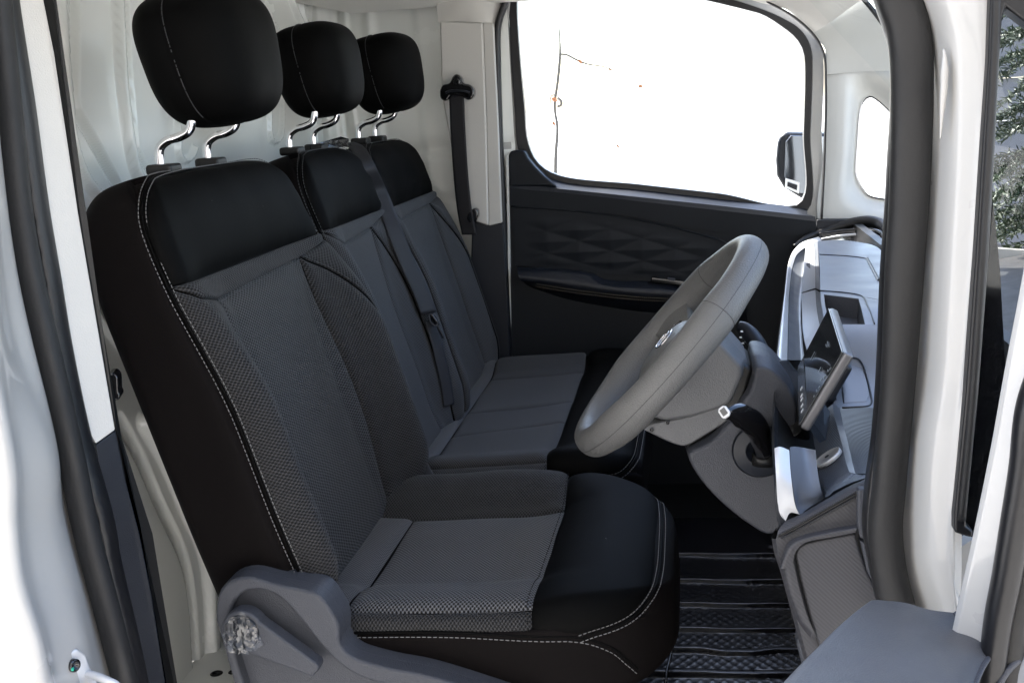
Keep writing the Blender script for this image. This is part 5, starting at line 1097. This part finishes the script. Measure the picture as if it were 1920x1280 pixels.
rc_ = prism('retractor_slot', drow([(580, 280, .58), (640, 262, .76), (655, 266, .79), (650, 276, .77), (600, 286, .62)]), (0, 0, .008), M['gloss'], sb, bevel=.003)
pb = thing('pillar_seat_belt', 'black belt hanging from a rounded guide on the far pale pillar', 'seat belt')
ribbon('webbing', drow([(856, 178, 1.215), (858, 230, 1.215), (862, 300, 1.215), (866, 350, 1.215), (872, 400, 1.215), (880, 440, 1.215)]), .043, M['webbing'], pb, (1, -.25, 0))
gp = [(824, 170), (830, 160), (842, 156), (848, 145), (855, 139), (864, 145), (868, 156), (880, 159), (888, 168), (887, 182), (878, 188), (862, 180), (846, 180), (836, 190), (826, 185)]
prism('belt_guide', list(catmull(pxpoly(gp+[gp[0]], 1.205), 60)[:-1]), (0, .03, 0), M['gloss'], pb, bevel=.006, seg=3)
prism('guide_cap', pxpoly([(849, 152), (855, 146), (862, 150), (862, 158), (856, 161), (850, 158)], 1.195), (0, .012, 0), M['gloss'], pb, bevel=.003)
tube('guide_slot', drow([(836, 174, 1.2), (845, 171, 1.197), (870, 171, 1.197), (880, 174, 1.2)]), .003, M['plastic_dark'], pb, n=20, k=8)
prism('belt_anchor', pxpoly([(878, 398), (888, 390), (895, 393), (897, 405), (892, 416), (880, 420), (874, 410)], 1.21), (0, .03, 0), M['gloss'], pb, bevel=.005)
bk_ = thing('seat_belt_buckle', 'grey buckle strap standing between the driver cushion and the bench', 'buckle')
ribbon('stalk', drow([(790, 862, .33), (800, 880, .32), (812, 900, .315), (824, 912, .31)]), .014, M['plastic_grey'], bk_, (.7, .2, .6), n=20, th=.006)
prism('buckle_head', drow([(808, 905, .312), (822, 902, .31), (840, 905, .31), (838, 925, .31), (812, 925, .31)]), (.0, .02, 0), M['black'], bk_, bevel=.003)
prism('release_button', drow([(836, 902, .308), (842, 903, .308), (842, 907, .308), (836, 906, .308)]), (0, .004, 0), mat('red_button', (.5, .02, .01), .4), bk_)

# windscreen glass above the dash
wsg = raw('windscreen', [(.80, -.40, 1.33), (.80, 1.28, 1.33), (1.46, 1.34, .61), (1.46, -.44, .61)], [(0, 1, 2, 3)], None, body, smooth=False); wsg.data.materials.append(bpy.data.materials['thin_glass'])
prism('scuttle', [(1.0, -.46, .54), (1.44, -.46, .60), (1.44, -.46, .50), (1.0, -.46, .44)], (0, 1.8, 0), M['rubber'], body, bevel=.01)
prism('bonnet', [(1.44, -.46, .61), (1.62, -.46, .58), (1.95, -.44, .40), (2.05, -.40, .1), (1.44, -.46, .0)], (0, 1.80, 0), M['paint'], body, bevel=.03)
prism('firewall', [(.98, -.46, -.02), (1.0, -.46, -.02), (1.0, -.46, .70), (.98, -.46, .70)], (0, 1.82, 0), M['black'], body)
prism('sill_trim', [(.05, 1.335, -.02), (1.0, 1.335, -.02), (1.0, 1.335, .40), (.05, 1.335, .40)], (0, .02, 0), M['black'], body)
# cargo side walls behind the bulkhead and the sill, so that the shell is closed
prism('cargo_box', [(XB-.03, -.62, -.1), (XB-.03, -.60, 1.42), (XB-2.2, -.60, 1.42), (XB-2.2, -.62, -.1)], (0, 2.05, 0), M['paint'], body, bevel=.02)
prism('far_side', [(XB, 1.40, -.1), (.95, 1.40, -.1), (.95, 1.40, .62), (XB, 1.40, .78)], (0, .03, 0), M['paint'], body)
prism('far_side', [(XB, 1.385, -.1), (.06, 1.385, -.1), (.06, 1.385, 1.37), (XB, 1.385, 1.37)], (0, .012, 0), M['paint'], body)
prism('far_sill', [(.9, 1.37, -.1), (1.6, 1.37, -.1), (1.44, 1.37, .60), (.9, 1.37, .66)], (0, .03, 0), M['paint'], body)

# ------------------------------------------------------------------ outside
ground = raw('ground', [(-200, -200, -.55), (200, -200, -.55), (200, 200, -.55), (-200, 200, -.55)], [(0, 1, 2, 3)], mat('pale_concrete', (.42, .41, .39), .85, bump=[('noise', 3, .3, .02)], var=(2, .05, .12)), None, smooth=False); ground['kind'] = 'structure'
# unseen building added behind the camera; shades this side and bounces light in
bb = thing('added_shade_building', 'long grey rendered building added unseen behind the viewer to shade the near side', 'building')
prism('wall', [(-9, -5.0, -.55), (11, -5.0, -.55), (11, -5.0, 8.2), (-9, -5.0, 8.2)], (0, -4, 0), mat('grey_render', (.33, .32, .305), .9, bump=[('noise', 20, .4, .01)]), bb)
for i in range(6):
    x = -7.5+i*3; w_ = prism('window', [(x, -4.99, .6), (x+1.2, -4.99, .6), (x+1.2, -4.99, 2.0), (x, -4.99, 2.0)], (0, .03, 0), M['gloss'], bb, bevel=.005)
prism('eaves', [(-9.3, -4.7, 8.2), (11.3, -4.7, 8.2), (11.3, -4.7, 8.4), (-9.3, -4.7, 8.4)], (0, -4.6, 0), M['plastic_dark'], bb)
# thin sapling beyond the far window
tw = thing('sapling', 'thin grey twig with a few dry brown leaves outside the far window', 'plant')
bark = mat('grey_bark', (.10, .095, .085), .9, bump=[('noise', 120, .6, .003)]); leafm = mat('dry_leaf', (.30, .12, .05), .7)
tube('stem', drow([(1036, 640, 2.6), (1041, 400, 2.6), (1042, 292, 2.6), (1045, 240, 2.6), (1040, 200, 2.6), (1046, 150, 2.6), (1050, 102, 2.6), (1048, 40, 2.62), (1042, -60, 2.65)]), [.008, .007, .006, .008, .007, .005, .006, .0012, .001], bark, tw, n=120, k=8)
tube('twig', drow([(1048, 102, 2.6), (1062, 103, 2.59), (1080, 112, 2.58), (1100, 120, 2.57), (1140, 128, 2.56), (1196, 162, 2.55)]), [.004, .004, .003, .002, .0012, .001], bark, tw, n=50, k=6)
tube('twig', drow([(1042, 178, 2.6), (1034, 180, 2.6), (1031, 205, 2.6)]), [.003, .002, .001], bark, tw, n=20, k=6)
tube('knot', drow([(1046, 184, 2.59), (1052, 190, 2.58), (1052, 197, 2.58), (1046, 200, 2.59)]), .005, bark, tw, n=16, k=8)
def leaf_at(p, d, nrm, L, W, m, par, nm='leaf'):
    d = d/np.linalg.norm(d); s = np.cross(d, nrm); s /= np.linalg.norm(s); n = np.cross(s, d)
    V = [p, p+d*L*.35+s*W+n*.1*L, p+d*L*.75+s*W*.7, p+d*L, p+d*L*.75-s*W*.7, p+d*L*.35-s*W+n*.1*L, p+d*L*.5-n*.06*L]
    return raw(nm, V, [(0, 1, 6), (1, 2, 6), (2, 3, 6), (3, 4, 6), (4, 5, 6), (5, 0, 6)], m, par, smooth=False)
for u, v, L in ((1084, 112, .022), (1034, 184, .03), (1036, 228, .02), (1196, 162, .02), (1155, 272, .016), (1140, 128, .016)):
    leaf_at(at(u, v, Y=2.57), np.array([.5, 0, -.6])+rng.normal(0, .25, 3), np.array([0, -1., .2]), L, L*.28, leafm, tw)
# conifer twigs, wall and kerb seen through the near quarter window
con = thing('conifer', 'dark green conifer with layered needle branches behind the near quarter window', 'tree')
tc0 = at(2010, 300, Y=1.6)
tube('trunk', [(tc0[0], tc0[1], -.55), (tc0[0]+.01, tc0[1], .5), (tc0[0], tc0[1], 1.4), (tc0[0]-.01, tc0[1], 2.2)], [.04, .03, .02, .008], bark, con, n=20, k=10)
V = []; F = []; ndl = []
def add_needle(p, d, L, w):
    s = np.cross(d, rng.normal(size=3)); s /= np.linalg.norm(s)+1e-9; b = len(V); V.extend([p-s*w, p+s*w, p+d*L*.6+s*w*.9, p+d*L, p+d*L*.6-s*w*.9]); F.append((b, b+1, b+2, b+3, b+4))
for z in np.arange(.05, 1.75, .075):
    for q in range(15):
        a = rng.uniform(0, 2*math.pi); Lb = rng.uniform(.16, .42)*(1.1-.35*z/1.7)
        d0 = np.array([math.cos(a), math.sin(a), rng.uniform(-.35, .1)]); p0 = np.array([tc0[0], tc0[1], z+rng.normal(0, .03)])
        nB = int(Lb/.009)
        for i in range(nB):
            s = i/nB; p = p0+d0*Lb*s+Z_*(-.10*s*s*Lb*3+.03*s)
            for k_ in range(8):
                dd_ = d0*.6+rng.normal(0, .55, 3); dd_ /= np.linalg.norm(dd_); add_needle(p+rng.normal(0, .004, 3), dd_, rng.uniform(.014, .028), .0022)
nd = mat('conifer_needles', (.013, .027, .009), .6, var=(8, .1, .55)); raw('foliage', V, F, nd, con, smooth=False, kind='stuff')
bw = thing('siding_wall', 'pale blue grey sided building wall behind the conifer', 'building')
sidm = mat('pale_siding', (.10, .105, .12), .7)
for i in range(16):
    z = -.5+i*.22; prism('siding_board', [(1.95, 4.58, z), (6.5, 4.58, z), (6.5, 4.6, z+.216), (1.95, 4.6, z+.216)], (0, .05, 0), sidm, bw)
kb = thing('planter_wall', 'low dark grey concrete wall at the foot of the conifer', 'low wall')
prism('wall_block', [(1.42, 2.2, -.55), (5.2, 2.2, -.55), (5.2, 2.2, .36), (1.42, 2.2, .36)], (0, .3, 0), mat('dark_concrete', (.10, .10, .10), .9, bump=[('noise', 40, .5, .01)]), kb, bevel=.02)
